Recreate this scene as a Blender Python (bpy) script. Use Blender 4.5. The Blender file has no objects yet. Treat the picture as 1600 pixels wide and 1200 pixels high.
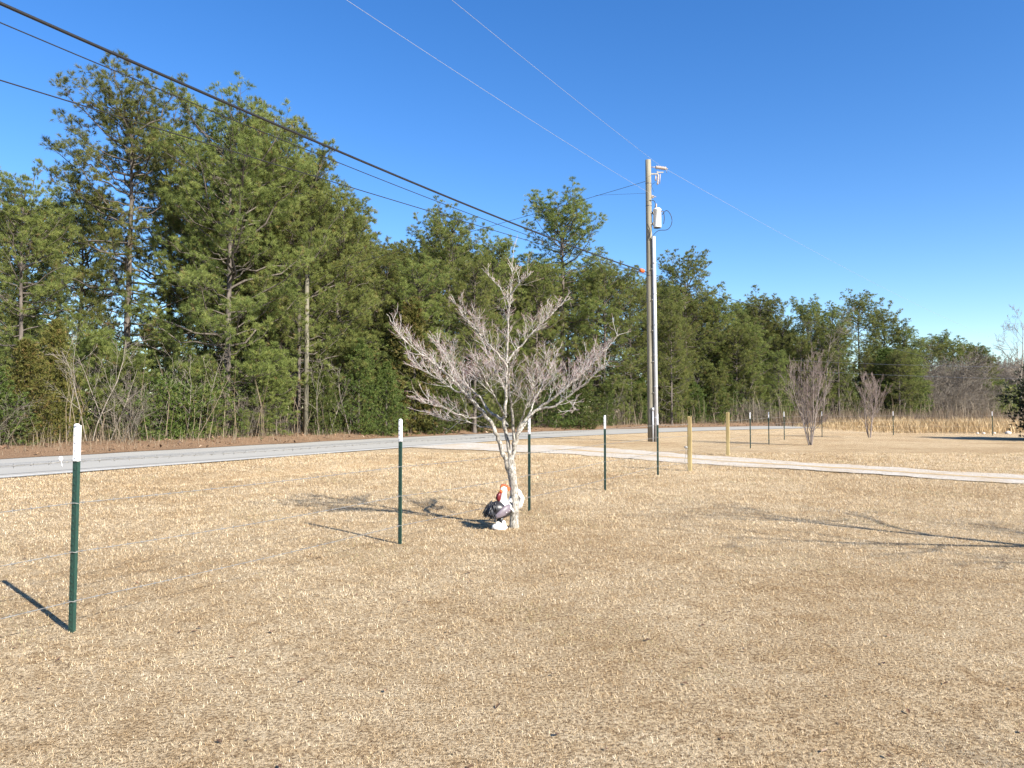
import bpy, math, random
import numpy as np
from mathutils import Vector, Matrix

# ------------------------------------------------------------------ camera, sky, sun, exposure
S = bpy.context.scene
COL = S.collection
R = math.radians
F = 1155.6                    # focal length in photograph pixels (1600 wide)
CAMH = 1.6
PITCH = math.atan(40.0 / F)   # horizon a little under the middle

cam = bpy.data.cameras.new('camera')
cam.sensor_fit = 'HORIZONTAL'
cam.sensor_width = 36.0
cam.lens = 36.0 * F / 1600.0
cam.clip_start = 0.05
cam.clip_end = 6000
camo = bpy.data.objects.new('camera', cam)
COL.objects.link(camo)
camo.location = (0, 0, CAMH)
camo.rotation_euler = (R(90) + PITCH, 0, 0)
S.camera = camo

SUN_EL = R(33.0)
SUN_AZ = R(135.0)             # clockwise from +Y (straight ahead): behind the camera, to its right side
world = bpy.data.worlds.new('World')
S.world = world
world.use_nodes = True
wn = world.node_tree
wn.nodes.clear()
w_out = wn.nodes.new('ShaderNodeOutputWorld')
w_bg = wn.nodes.new('ShaderNodeBackground')
w_sky = wn.nodes.new('ShaderNodeTexSky')
w_sky.sky_type = 'NISHITA'
w_sky.sun_disc = False
w_sky.sun_elevation = SUN_EL
w_sky.sun_rotation = SUN_AZ
w_sky.altitude = 100
w_sky.air_density = 1.0
w_sky.dust_density = 0.2
w_sky.ozone_density = 3.0
w_bg.inputs['Strength'].default_value = 0.092
w_hs = wn.nodes.new('ShaderNodeHueSaturation')
w_hs.inputs['Saturation'].default_value = 1.30
w_hs.inputs['Hue'].default_value = 0.509
wn.links.new(w_sky.outputs[0], w_hs.inputs['Color'])
wn.links.new(w_hs.outputs[0], w_bg.inputs['Color'])
wn.links.new(w_bg.outputs[0], w_out.inputs['Surface'])

sun_dir = Vector((math.sin(SUN_AZ) * math.cos(SUN_EL), math.cos(SUN_AZ) * math.cos(SUN_EL), math.sin(SUN_EL)))
sl = bpy.data.lights.new('sun', 'SUN')
sl.energy = 5.0
sl.angle = R(0.53)
sl.color = (1.0, 0.93, 0.82)
so = bpy.data.objects.new('sun', sl)
so.rotation_euler = (-sun_dir).to_track_quat('-Z', 'Y').to_euler()
so.location = (20, -20, 30)
COL.objects.link(so)

S.view_settings.view_transform = 'Standard'
S.view_settings.look = 'None'
S.view_settings.gamma = 1.0
S.view_settings.use_curve_mapping = False
S.view_settings.exposure = 1.28

rng = np.random.default_rng(7)
random.seed(7)


# ------------------------------------------------------------------ pixel helpers (photograph pixels -> world)
def at(px, py, D):
    u = (px - 800.0) / F
    v = -(py - 600.0) / F
    y = math.cos(PITCH) - math.sin(PITCH) * v
    z = math.sin(PITCH) + math.cos(PITCH) * v
    return np.array((u / y * D, D, CAMH + z / y * D))


def gnd(px, py):
    p = at(px, py, 1.0)
    k = CAMH / (CAMH - p[2])
    return np.array((p[0] * k, k, 0.0))


def seg_dist(x, y, a, b):
    ax, ay = a; bx, by = b
    dx, dy = bx - ax, by - ay
    t = np.clip(((x - ax) * dx + (y - ay) * dy) / (dx * dx + dy * dy), 0, 1)
    return np.hypot(x - (ax + t * dx), y - (ay + t * dy)), t


def gz(x, y):
    """height of the lawn: faint bumps, one shallow roadside ditch"""
    x = np.asarray(x, float); y = np.asarray(y, float)
    z = 0.012 * np.sin(x * 0.9 + 0.4 * y) * np.sin(y * 0.7 - 0.2 * x) + 0.006 * np.sin(2.3 * x + 1.7) * np.sin(2.9 * y)
    z = z * np.clip((30 - np.hypot(x, y)) / 12, 0, 1)
    d, t = seg_dist(x, y, (-8.2, 15.6), (-3.3, 23.9))
    z = z - 0.30 * np.exp(-(d / 0.62) ** 2) * np.clip(t * 2.2, 0, 1) ** 0.7
    return z


# ------------------------------------------------------------------ mesh helpers
class MB:
    def __init__(self):
        self.V = []; self.T = []; self.Q = []; self.A = []; self.n = 0; self.QM = []; self.TM = []

    def add(self, V, tris=None, quads=None, tint=0.5, mi=0):
        V = np.asarray(V, float).reshape(-1, 3)
        self.V.append(V)
        self.A.append(np.broadcast_to(np.asarray(tint, float), (len(V),)).copy())
        if tris is not None and len(tris):
            t = np.asarray(tris, np.int64).reshape(-1, 3) + self.n
            self.T.append(t); self.TM.append(np.full(len(t), mi))
        if quads is not None and len(quads):
            q = np.asarray(quads, np.int64).reshape(-1, 4) + self.n
            self.Q.append(q); self.QM.append(np.full(len(q), mi))
        self.n += len(V)

    def tube(self, pts, rad, n=5, tint=0.5, cap=False, mi=0):
        pts = np.asarray(pts, float)
        k = len(pts)
        rad = np.broadcast_to(np.asarray(rad, float), (k,))
        tan = np.gradient(pts, axis=0)
        tan /= np.linalg.norm(tan, axis=1, keepdims=True) + 1e-12
        ref = np.array((0.0, 0, 1)) if abs(tan[:, 2]).mean() < 0.8 else np.array((1.0, 0.2, 0))
        a = np.cross(tan, ref); a /= np.linalg.norm(a, axis=1, keepdims=True) + 1e-12
        b = np.cross(tan, a)
        th = np.arange(n) * (2 * math.pi / n)
        ring = a[:, None] * np.cos(th)[None, :, None] + b[:, None] * np.sin(th)[None, :, None]
        V = (pts[:, None] + ring * rad[:, None, None]).reshape(-1, 3)
        i = np.arange(k - 1)[:, None] * n; j = np.arange(n)[None]; j2 = (j + 1) % n
        q = np.stack((i + j, i + j2, i + n + j2, i + n + j), -1).reshape(-1, 4)
        ti = np.repeat(np.broadcast_to(np.asarray(tint, float), (k,)), n)
        tr = None
        if cap:
            V = np.vstack((V, pts[0], pts[-1])); ti = np.append(ti, (ti[0], ti[-1]))
            c0, c1 = k * n, k * n + 1
            jj = np.arange(n); jj2 = (jj + 1) % n
            tr = np.vstack((np.stack((np.full(n, c0), jj2, jj), -1), np.stack((np.full(n, c1), (k - 1) * n + jj, (k - 1) * n + jj2), -1)))
        self.add(V, tr, q, ti, mi)

    def box(self, c, s, rz=0.0, tint=0.5, mi=0):
        c = np.asarray(c, float); s = np.asarray(s, float) / 2
        V = np.array([(x, y, z) for z in (-1, 1) for y in (-1, 1) for x in (-1, 1)], float) * s
        ca, sa = math.cos(rz), math.sin(rz)
        V = V @ np.array(((ca, sa, 0), (-sa, ca, 0), (0, 0, 1))) + c
        self.add(V, None, [(0, 2, 3, 1), (4, 5, 7, 6), (0, 1, 5, 4), (2, 6, 7, 3), (0, 4, 6, 2), (1, 3, 7, 5)], tint, mi)

    def ell(self, c, r, nu=12, nv=8, tint=0.5, mi=0, M=None, jit=0.0, seed=0):
        th = np.linspace(0, 2 * math.pi, nu, endpoint=False)
        ph = np.linspace(0, math.pi, nv + 1)[1:-1]
        P = [(0, 0, 1.0)] + [(math.sin(p) * math.cos(t), math.sin(p) * math.sin(t), math.cos(p)) for p in ph for t in th] + [(0, 0, -1.0)]
        P = np.array(P)
        if jit:
            P = P * (1 + jit * np.random.default_rng(seed).normal(size=(len(P), 1)))
        P = P * np.asarray(r, float)
        if M is not None:
            P = P @ np.asarray(M).T
        P = P + np.asarray(c, float)
        tr = []; qd = []
        for j in range(nu):
            j2 = (j + 1) % nu
            tr.append((0, 1 + j, 1 + j2))
            L = 1 + (nv - 2) * nu
            tr.append((len(P) - 1, L + j2, L + j))
            for i in range(nv - 2):
                qd.append((1 + i * nu + j, 1 + (i + 1) * nu + j, 1 + (i + 1) * nu + j2, 1 + i * nu + j2))
        self.add(P, tr, qd, tint, mi)

    def mesh(self, name, mats, smooth=True):
        V = np.vstack(self.V); A = np.concatenate(self.A)
        T = np.vstack(self.T) if self.T else np.zeros((0, 3), np.int64)
        Q = np.vstack(self.Q) if self.Q else np.zeros((0, 4), np.int64)
        TM = np.concatenate(self.TM) if self.TM else np.zeros(0); QM = np.concatenate(self.QM) if self.QM else np.zeros(0)
        me = bpy.data.meshes.new(name)
        me.vertices.add(len(V)); me.vertices.foreach_set('co', V.astype(np.float32).ravel())
        nl = T.size + Q.size
        me.loops.add(nl)
        me.loops.foreach_set('vertex_index', np.concatenate((T.ravel(), Q.ravel())).astype(np.int32))
        npoly = len(T) + len(Q)
        me.polygons.add(npoly)
        ls = np.concatenate((np.arange(len(T)) * 3, T.size + np.arange(len(Q)) * 4)).astype(np.int32)
        me.polygons.foreach_set('loop_start', ls)
        me.polygons.foreach_set('material_index', np.concatenate((TM, QM)).astype(np.int32))
        me.update(calc_edges=True)
        me.polygons.foreach_set('use_smooth', np.full(npoly, smooth, bool))
        at_ = me.attributes.new('tint', 'FLOAT', 'POINT')
        at_.data.foreach_set('value', A.astype(np.float32))
        for m in (mats if isinstance(mats, (list, tuple)) else [mats]):
            me.materials.append(m)
        me.update()
        return me

    def build(self, name, mats, parent=None, smooth=True, kind=None, loc=None):
        o = bpy.data.objects.new(name, self.mesh(name, mats, smooth))
        COL.objects.link(o)
        if parent is not None:
            o.parent = parent
        if loc is not None:
            o.location = loc
        if kind:
            o['kind'] = kind
        return o


def tag(o, label, cat, group=None):
    o['label'] = label; o['category'] = cat
    if group:
        o['group'] = group
    return o


def empty(name, loc, label=None, cat=None, group=None, rz=0.0, sc=(1, 1, 1)):
    o = bpy.data.objects.new(name, None)
    COL.objects.link(o)
    o.location = Vector([float(v) for v in loc]); o.rotation_euler = (0, 0, rz); o.scale = sc
    o.empty_display_size = 0.2
    if label:
        tag(o, label, cat, group)
    return o


def catmull(P, n=8):
    P = np.asarray(P, float)
    Q = np.vstack((2 * P[0] - P[1], P, 2 * P[-1] - P[-2]))
    out = []
    for i in range(1, len(Q) - 2):
        for t in np.linspace(0, 1, n, endpoint=False):
            a, b, c, d = Q[i - 1], Q[i], Q[i + 1], Q[i + 2]
            out.append(0.5 * (2 * b + (c - a) * t + (2 * a - 5 * b + 4 * c - d) * t * t + (3 * b - a - 3 * c + d) * t ** 3))
    out.append(P[-1])
    return np.array(out)


def resample(P, n):
    P = np.asarray(P, float)
    s = np.concatenate(([0], np.cumsum(np.linalg.norm(np.diff(P, axis=0), axis=1))))
    q = np.linspace(0, s[-1], n)
    return np.stack([np.interp(q, s, P[:, i]) for i in range(P.shape[1])], -1)


def unit(v):
    v = np.asarray(v, float)
    return v / (np.linalg.norm(v, axis=-1, keepdims=True) + 1e-12)


# ------------------------------------------------------------------ materials
def nmat(name):
    m = bpy.data.materials.new(name); m.use_nodes = True
    nt = m.node_tree; nt.nodes.clear()
    out = nt.nodes.new('ShaderNodeOutputMaterial')
    return m, nt, out


def ramp(nt, fac, stops, interp='LINEAR'):
    r = nt.nodes.new('ShaderNodeValToRGB')
    r.color_ramp.interpolation = interp
    el = r.color_ramp.elements
    while len(el) > 1:
        el.remove(el[-1])
    el[0].position = stops[0][0]; el[0].color = (*stops[0][1], 1)
    for p, c in stops[1:]:
        e = el.new(p); e.color = (*c, 1)
    nt.links.new(fac, r.inputs[0])
    return r.outputs[0]


def noise(nt, scale, detail=4, rough=0.6, coords='Object', stretch=None):
    tc = nt.nodes.new('ShaderNodeTexCoord')
    src = tc.outputs[coords]
    if coords == 'World':
        src = None
    if stretch is not None:
        mp = nt.nodes.new('ShaderNodeMapping'); mp.inputs['Scale'].default_value = stretch
        nt.links.new(src, mp.inputs[0]); src = mp.outputs[0]
    n = nt.nodes.new('ShaderNodeTexNoise')
    n.inputs['Scale'].default_value = scale; n.inputs['Detail'].default_value = detail; n.inputs['Roughness'].default_value = rough
    nt.links.new(src, n.inputs['Vector'])
    return n.outputs['Fac']


def mixc(nt, fac, a, b, mode='MIX'):
    m = nt.nodes.new('ShaderNodeMix'); m.data_type = 'RGBA'; m.blend_type = mode
    for k, v in ((0, fac), (6, a), (7, b)):
        if isinstance(v, (int, float)):
            m.inputs[k].default_value = v
        elif isinstance(v, tuple):
            m.inputs[k].default_value = (*v, 1)
        else:
            nt.links.new(v, m.inputs[k])
    return m.outputs[2]


def math_n(nt, op, a, b=0.0):
    m = nt.nodes.new('ShaderNodeMath'); m.operation = op
    for k, v in ((0, a), (1, b)):
        if isinstance(v, (int, float)):
            m.inputs[k].default_value = v
        else:
            nt.links.new(v, m.inputs[k])
    return m.outputs[0]


def bump(nt, h, strength=0.4, dist=0.02):
    b = nt.nodes.new('ShaderNodeBump')
    b.inputs['Strength'].default_value = strength; b.inputs['Distance'].default_value = dist
    nt.links.new(h, b.inputs['Height'])
    return b.outputs[0]


def bsdf(nt, out, color, rough=0.8, metal=0.0, normal=None, spec=0.3):
    p = nt.nodes.new('ShaderNodeBsdfPrincipled')
    if isinstance(color, tuple):
        p.inputs['Base Color'].default_value = (*color, 1)
    else:
        nt.links.new(color, p.inputs['Base Color'])
    if isinstance(rough, (int, float)):
        p.inputs['Roughness'].default_value = rough
    else:
        nt.links.new(rough, p.inputs['Roughness'])
    p.inputs['Metallic'].default_value = metal
    p.inputs['Specular IOR Level'].default_value = spec
    if normal is not None:
        nt.links.new(normal, p.inputs['Normal'])
    nt.links.new(p.outputs[0], out.inputs[0])
    return p


def attr(nt, name='tint'):
    a = nt.nodes.new('ShaderNodeAttribute'); a.attribute_name = name
    return a.outputs['Fac']


def objrand(nt):
    return nt.nodes.new('ShaderNodeObjectInfo').outputs['Random']


def mat_plain(name, c, c2=None, scale=8.0, rough=0.6, metal=0.0, spec=0.4, b=0.15, bd=0.004):
    m, nt, out = nmat(name)
    n = noise(nt, scale, 6, 0.65)
    c2 = c2 or tuple(v * 0.72 for v in c)
    col = ramp(nt, n, [(0.3, c2), (0.68, c)])
    bsdf(nt, out, col, rough, metal, bump(nt, n, b, bd), spec)
    return m


def mat_foliage(name, stops, trans=0.3, var=0.35):
    """leaf or needle: colour by the piece's own tint, nudged per plant"""
    m, nt, out = nmat(name)
    c = ramp(nt, attr(nt), stops)
    hs = nt.nodes.new('ShaderNodeHueSaturation')
    r = objrand(nt)
    hs.inputs['Hue'].default_value = 0.5
    nt.links.new(math_n(nt, 'ADD', math_n(nt, 'MULTIPLY', r, 0.025), 0.488), hs.inputs['Hue'])
    nt.links.new(math_n(nt, 'ADD', math_n(nt, 'MULTIPLY', r, var), 1.0 - var * 0.5), hs.inputs['Value'])
    nt.links.new(c, hs.inputs['Color'])
    d = nt.nodes.new('ShaderNodeBsdfPrincipled')
    d.inputs['Roughness'].default_value = 0.55; d.inputs['Specular IOR Level'].default_value = 0.25
    t = nt.nodes.new('ShaderNodeBsdfTranslucent')
    nt.links.new(hs.outputs[0], d.inputs['Base Color']); nt.links.new(hs.outputs[0], t.inputs['Color'])
    mx = nt.nodes.new('ShaderNodeMixShader'); mx.inputs[0].default_value = trans
    nt.links.new(d.outputs[0], mx.inputs[1]); nt.links.new(t.outputs[0], mx.inputs[2])
    nt.links.new(mx.outputs[0], out.inputs[0])
    return m


def mat_bark(name, dark, light, scale=6.0, stretch=(1, 1, 0.25), tip=None):
    m, nt, out = nmat(name)
    n = noise(nt, scale, 8, 0.7, stretch=stretch)
    c = ramp(nt, n, [(0.34, dark), (0.62, light)])
    if tip is not None:
        c = mixc(nt, attr(nt), c, tip)
    bsdf(nt, out, c, 0.9, 0, bump(nt, n, 0.5, 0.02), 0.1)
    return m


def mat_lichen():
    m, nt, out = nmat('lichen_bark')
    n = noise(nt, 34, 7, 0.7, stretch=(1, 1, 0.55)); n2 = noise(nt, 9, 4, 0.6)
    c = ramp(nt, n, [(0.40, (0.10, 0.09, 0.075)), (0.50, (0.30, 0.28, 0.245)), (0.60, (0.46, 0.44, 0.395))])
    c = mixc(nt, ramp(nt, n2, [(0.48, (0, 0, 0)), (0.62, (0.65, 0.65, 0.65))]), c, (0.20, 0.18, 0.15))
    bsdf(nt, out, c, 0.9, 0, bump(nt, n, 0.6, 0.01), 0.1)
    return m


def mat_lawn():
    m, nt, out = nmat('dormant_lawn')
    big = noise(nt, 0.16, 6, 0.65)
    mid = noise(nt, 1.1, 7, 0.7)
    fine = noise(nt, 46, 3, 0.75)
    grain = noise(nt, 170, 2, 0.7)
    c = ramp(nt, fine, [(0.41, (0.15, 0.095, 0.052)), (0.49, (0.46, 0.34, 0.20)), (0.57, (0.76, 0.61, 0.40))])
    c = mixc(nt, ramp(nt, grain, [(0.44, (0, 0, 0)), (0.58, (0.5, 0.5, 0.5))]), c, (0.74, 0.60, 0.40))
    c = mixc(nt, ramp(nt, mid, [(0.44, (0, 0, 0)), (0.62, (1, 1, 1))]), c, (0.87, 0.83, 0.78), 'MULTIPLY')
    c = mixc(nt, ramp(nt, big, [(0.46, (0, 0, 0)), (0.60, (1, 1, 1))]), c, (0.85, 0.81, 0.76), 'MULTIPLY')
    tuf = noise(nt, 5.5, 8, 0.75)
    c = mixc(nt, ramp(nt, tuf, [(0.47, (0, 0, 0)), (0.58, (1, 1, 1))]), c, (0.86, 0.81, 0.75), 'MULTIPLY')
    h = math_n(nt, 'ADD', fine, grain)
    bsdf(nt, out, c, 0.95, 0, bump(nt, h, 0.9, 0.04), 0.05)
    return m


def mat_grass_blade():
    m, nt, out = nmat('straw_blade')
    g = nt.nodes.new('ShaderNodeNewGeometry')
    r = g.outputs['Random Per Island']
    c = ramp(nt, r, [(0.0, (0.26, 0.165, 0.085)), (0.22, (0.50, 0.365, 0.21)), (0.45, (0.74, 0.59, 0.375)), (0.85, (0.84, 0.71, 0.50)), (1.0, (0.88, 0.79, 0.62))])
    big = noise(nt, 0.16, 6, 0.65)
    mid = noise(nt, 1.1, 7, 0.7)
    c = mixc(nt, ramp(nt, mid, [(0.44, (0, 0, 0)), (0.62, (1, 1, 1))]), c, (0.88, 0.84, 0.79), 'MULTIPLY')
    c = mixc(nt, ramp(nt, big, [(0.46, (0, 0, 0)), (0.60, (1, 1, 1))]), c, (0.88, 0.85, 0.81), 'MULTIPLY')
    c = mixc(nt, math_n(nt, 'MULTIPLY', attr(nt), 0.75), c, (0.20, 0.24, 0.09))
    d = nt.nodes.new('ShaderNodeBsdfDiffuse'); t = nt.nodes.new('ShaderNodeBsdfTranslucent')
    nt.links.new(c, d.inputs[0]); nt.links.new(c, t.inputs[0])
    mx = nt.nodes.new('ShaderNodeMixShader'); mx.inputs[0].default_value = 0.3
    nt.links.new(d.outputs[0], mx.inputs[1]); nt.links.new(t.outputs[0], mx.inputs[2])
    nt.links.new(mx.outputs[0], out.inputs[0])
    return m


def mat_road():
    m, nt, out = nmat('bleached_asphalt')
    n1 = noise(nt, 0.5, 5, 0.6); n2 = noise(nt, 45, 4, 0.7)
    c = ramp(nt, n2, [(0.3, (0.28, 0.272, 0.245)), (0.7, (0.425, 0.412, 0.37))])
    c = mixc(nt, ramp(nt, n1, [(0.4, (0, 0, 0)), (0.7, (0.4, 0.4, 0.4))]), c, (0.31, 0.295, 0.26))
    bsdf(nt, out, c, 0.85, 0, bump(nt, n2, 0.3, 0.01), 0.2)
    return m


def mat_gravel():
    m, nt, out = nmat('pale_gravel')
    n2 = noise(nt, 9, 9, 0.85); n1 = noise(nt, 0.9, 4, 0.6)
    c = ramp(nt, n2, [(0.3, (0.26, 0.215, 0.165)), (0.5, (0.48, 0.44, 0.375)), (0.7, (0.66, 0.62, 0.55))])
    c = mixc(nt, ramp(nt, n1, [(0.45, (0, 0, 0)), (0.68, (0.7, 0.7, 0.7))]), c, (0.42, 0.325, 0.21))
    bsdf(nt, out, c, 0.95, 0, bump(nt, n2, 0.8, 0.03), 0.1)
    return m


def mat_straw_floor():
    m, nt, out = nmat('pine_straw')
    n1 = noise(nt, 0.7, 5, 0.65); n2 = noise(nt, 22, 6, 0.7)
    c = ramp(nt, n2, [(0.3, (0.10, 0.060, 0.036)), (0.55, (0.24, 0.155, 0.095)), (0.75, (0.42, 0.31, 0.205))])
    c = mixc(nt, ramp(nt, n1, [(0.45, (0, 0, 0)), (0.7, (0.6, 0.6, 0.6))]), c, (0.29, 0.185, 0.11))
    bsdf(nt, out, c, 0.95, 0, bump(nt, n2, 0.9, 0.05), 0.05)
    return m


M_LAWN = mat_lawn(); M_BLADE = mat_grass_blade(); M_ROAD = mat_road(); M_GRAVEL = mat_gravel(); M_STRAW = mat_straw_floor()
M_LINE = mat_plain('road_paint', (0.78, 0.78, 0.75), (0.5, 0.5, 0.48), 9, 0.7)
M_CRACK = mat_plain('tar_seal', (0.20, 0.20, 0.20), (0.14, 0.14, 0.14), 12, 0.7)
M_PINE = mat_foliage('pine_needles', [(0.0, (0.066, 0.092, 0.027)), (0.45, (0.175, 0.205, 0.055)), (0.85, (0.295, 0.315, 0.095)), (0.93, (0.31, 0.295, 0.10)), (0.95, (0.18, 0.105, 0.055)), (1.0, (0.22, 0.125, 0.065))], 0.4)
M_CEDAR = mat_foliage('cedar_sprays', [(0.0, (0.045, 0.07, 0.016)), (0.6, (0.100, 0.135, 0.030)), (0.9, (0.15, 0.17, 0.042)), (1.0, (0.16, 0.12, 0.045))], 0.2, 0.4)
M_BRONZE = mat_foliage('bronze_cedar_sprays', [(0.0, (0.06, 0.07, 0.018)), (0.6, (0.145, 0.145, 0.034)), (1.0, (0.22, 0.15, 0.055))], 0.2)
M_DARKCEDAR = mat_foliage('dark_cedar_sprays', [(0.0, (0.010, 0.018, 0.009)), (0.6, (0.022, 0.034, 0.014)), (1.0, (0.05, 0.05, 0.025))], 0.1)
M_PBARK = mat_bark('pine_bark', (0.05, 0.042, 0.036), (0.16, 0.138, 0.12), 5)
M_PLIMB = mat_bark('pine_limb_bark', (0.05, 0.042, 0.035), (0.15, 0.13, 0.11), 5)
M_DBARK = mat_lichen()
M_DTWIG = mat_bark('dogwood_twigs', (0.40, 0.38, 0.355), (0.57, 0.555, 0.525), 20, (1, 1, 1), (0.29, 0.165, 0.165))
M_MTWIG = mat_bark('reddish_twigs', (0.15, 0.125, 0.11), (0.27, 0.23, 0.205), 12, (1, 1, 1), (0.21, 0.145, 0.13))
M_GTWIG = mat_bark('grey_twigs', (0.15, 0.13, 0.105), (0.32, 0.285, 0.235), 9, (1, 1, 0.5), (0.20, 0.165, 0.14))
M_BTWIG = mat_bark('brown_twigs', (0.115, 0.10, 0.08), (0.22, 0.195, 0.16), 9, (1, 1, 0.5), (0.18, 0.15, 0.12))
M_SEDGE = mat_foliage('broomsedge', [(0.0, (0.26, 0.165, 0.085)), (0.5, (0.48, 0.335, 0.18)), (1.0, (0.60, 0.47, 0.29))], 0.3, 0.0)
M_WEED = mat_foliage('dry_weeds', [(0.0, (0.10, 0.07, 0.045)), (0.5, (0.21, 0.155, 0.105)), (1.0, (0.33, 0.27, 0.19))], 0.2, 0.0)
M_LEAF = mat_foliage('fallen_leaves', [(0.0, (0.06, 0.038, 0.026)), (0.5, (0.19, 0.115, 0.065)), (0.88, (0.30, 0.20, 0.12)), (1.0, (0.38, 0.29, 0.21))], 0.1, 0.0)
M_TGREEN = mat_plain('green_post_enamel', (0.020, 0.060, 0.045), (0.014, 0.042, 0.032), 20, 0.5, 0, 0.4)
M_TWHITE = mat_plain('white_post_paint', (0.86, 0.86, 0.86), (0.74, 0.74, 0.75), 18, 0.5)
M_GALV = mat_plain('galvanised_wire', (0.34, 0.33, 0.31), (0.19, 0.19, 0.18), 30, 0.5, 0.3)
M_WOOD = mat_bark('treated_pine', (0.22, 0.165, 0.075), (0.38, 0.305, 0.15), 7, (1, 1, 0.12))
M_POLE = mat_bark('weathered_pole', (0.15, 0.135, 0.10), (0.30, 0.275, 0.21), 8, (1, 1, 0.06))
M_POLED = mat_bark('dark_pole_butt', (0.045, 0.05, 0.06), (0.095, 0.10, 0.105), 8, (1, 1, 0.08))
M_CONDUIT = mat_plain('grey_conduit', (0.50, 0.51, 0.53), (0.42, 0.43, 0.45), 4, 0.4, 0.1)
M_TANK = mat_plain('transformer_paint', (0.66, 0.66, 0.64), (0.58, 0.58, 0.56), 6, 0.4)
M_BLACK = mat_plain('black_jacket', (0.018, 0.018, 0.02), (0.012, 0.012, 0.012), 20, 0.5)
M_ALU = mat_plain('aluminium_conductor', (0.40, 0.41, 0.43), (0.32, 0.33, 0.35), 20, 0.4, 0.2)
M_INSUL = mat_plain('insulator_glaze', (0.42, 0.36, 0.31), (0.33, 0.27, 0.23), 15, 0.3)
M_ORANGE = mat_plain('orange_sleeve', (0.60, 0.13, 0.03), (0.42, 0.09, 0.03), 12, 0.6)
M_SIGNB = mat_plain('sign_back', (0.14, 0.14, 0.145), (0.09, 0.09, 0.095), 6, 0.5, 0.4)
M_PWHITE = mat_plain('statue_white', (0.86, 0.84, 0.80), (0.72, 0.68, 0.62), 22, 0.45)
M_PBLACK = mat_plain('statue_black', (0.028, 0.028, 0.032), (0.012, 0.012, 0.014), 24, 0.35)
M_PGREY = mat_plain('statue_mauve', (0.19, 0.155, 0.18), (0.11, 0.095, 0.11), 22, 0.45)
M_PRED = mat_plain('statue_comb', (0.62, 0.115, 0.03), (0.45, 0.06, 0.025), 30, 0.4)
M_PDRED = mat_plain('statue_wattle', (0.16, 0.014, 0.018), (0.09, 0.01, 0.012), 30, 0.4)
M_PBEAK = mat_plain('statue_beak', (0.55, 0.36, 0.08), (0.4, 0.25, 0.05), 30, 0.4)
M_ROCK = mat_plain('pale_rock', (0.62, 0.60, 0.57), (0.36, 0.34, 0.31), 6, 0.9, 0, 0.2, 0.5, 0.03)

# ------------------------------------------------------------------ the setting: lawn, road, driveway, forest floor
near = catmull([(-62, -78), (-40, -38), (-20.5, 0.5), (-11.85, 17.1), (-8.2, 24), (-4.75, 30.4), (1.8, 41.6), (11.4, 52.8), (23, 62), (42, 72.5), (80, 89), (150, 116), (300, 170)], 10)
tg = unit(np.gradient(near, axis=0)); nrm = np.stack((-tg[:, 1], tg[:, 0]), -1)   # towards the wood
RW = 7.3
far = near + nrm * RW


def ribbon(name, A, B, z, mat, cols=1, jit=0.0, seed=1):
    r = np.random.default_rng(seed)
    n = len(A); mb = MB(); rows = []
    for c in range(cols + 1):
        k = c / cols
        P = A * (1 - k) + B * k
        if jit and c in (0, cols):
            jj = r.normal(size=P.shape)
            ker = np.ones(9) / 9 ** 0.5
            jj = np.stack([np.convolve(jj[:, q_], ker, 'same') for q_ in (0, 1)], -1)
            P = P + jj * jit
        rows.append(np.column_stack((P, np.full(n, z) if np.isscalar(z) else z[c])))
    V = np.stack(rows, 1).reshape(-1, 3)
    q = []
    w = cols + 1
    for i in range(n - 1):
        for c in range(cols):
            q.append((i * w + c, (i + 1) * w + c, (i + 1) * w + c + 1, i * w + c + 1))
    mb.add(V, None, q)
    return mb.build(name, mat, kind='structure')


def grid_axis(lo, hi, step, ext):
    inner = np.arange(lo, hi + step / 2, step)
    return np.concatenate((-np.geomspace(-lo + 1.5, ext, 16)[::-1], inner, np.geomspace(hi + 1.5, ext, 16)))


gx = grid_axis(-16, 18, 0.22, 2500); gy = np.concatenate((-np.geomspace(1, 2500, 14)[::-1], np.arange(0, 33, 0.22), np.geomspace(34, 3000, 22)))
XX, YY = np.meshgrid(gx, gy)
mb = MB()
nx = len(gx); ii, jj = np.meshgrid(np.arange(len(gy) - 1), np.arange(nx - 1), indexing='ij')
b0 = (ii * nx + jj).ravel()
mb.add(np.stack((XX, YY, gz(XX, YY)), -1).reshape(-1, 3), None, np.stack((b0, b0 + 1, b0 + nx + 1, b0 + nx), -1))
mb.build('lawn', M_LAWN, kind='structure')

ribbon('road', near - nrm * 0.02, far, 0.022, M_ROAD, 6, 0.04)
ribbon('road_edge_line', near + nrm * 0.16, near + nrm * 0.29, 0.027, M_LINE)
wob = np.cumsum(np.random.default_rng(5).normal(size=len(near))) * 0.02
ribbon('road_crack_seal', near + nrm * (1.05 + wob)[:, None], near + nrm * (1.12 + wob)[:, None], 0.027, M_CRACK)
ribbon('road_center_seam', near + nrm * (3.7 - wob)[:, None], near + nrm * (3.76 - wob)[:, None], 0.027, M_CRACK)

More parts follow.
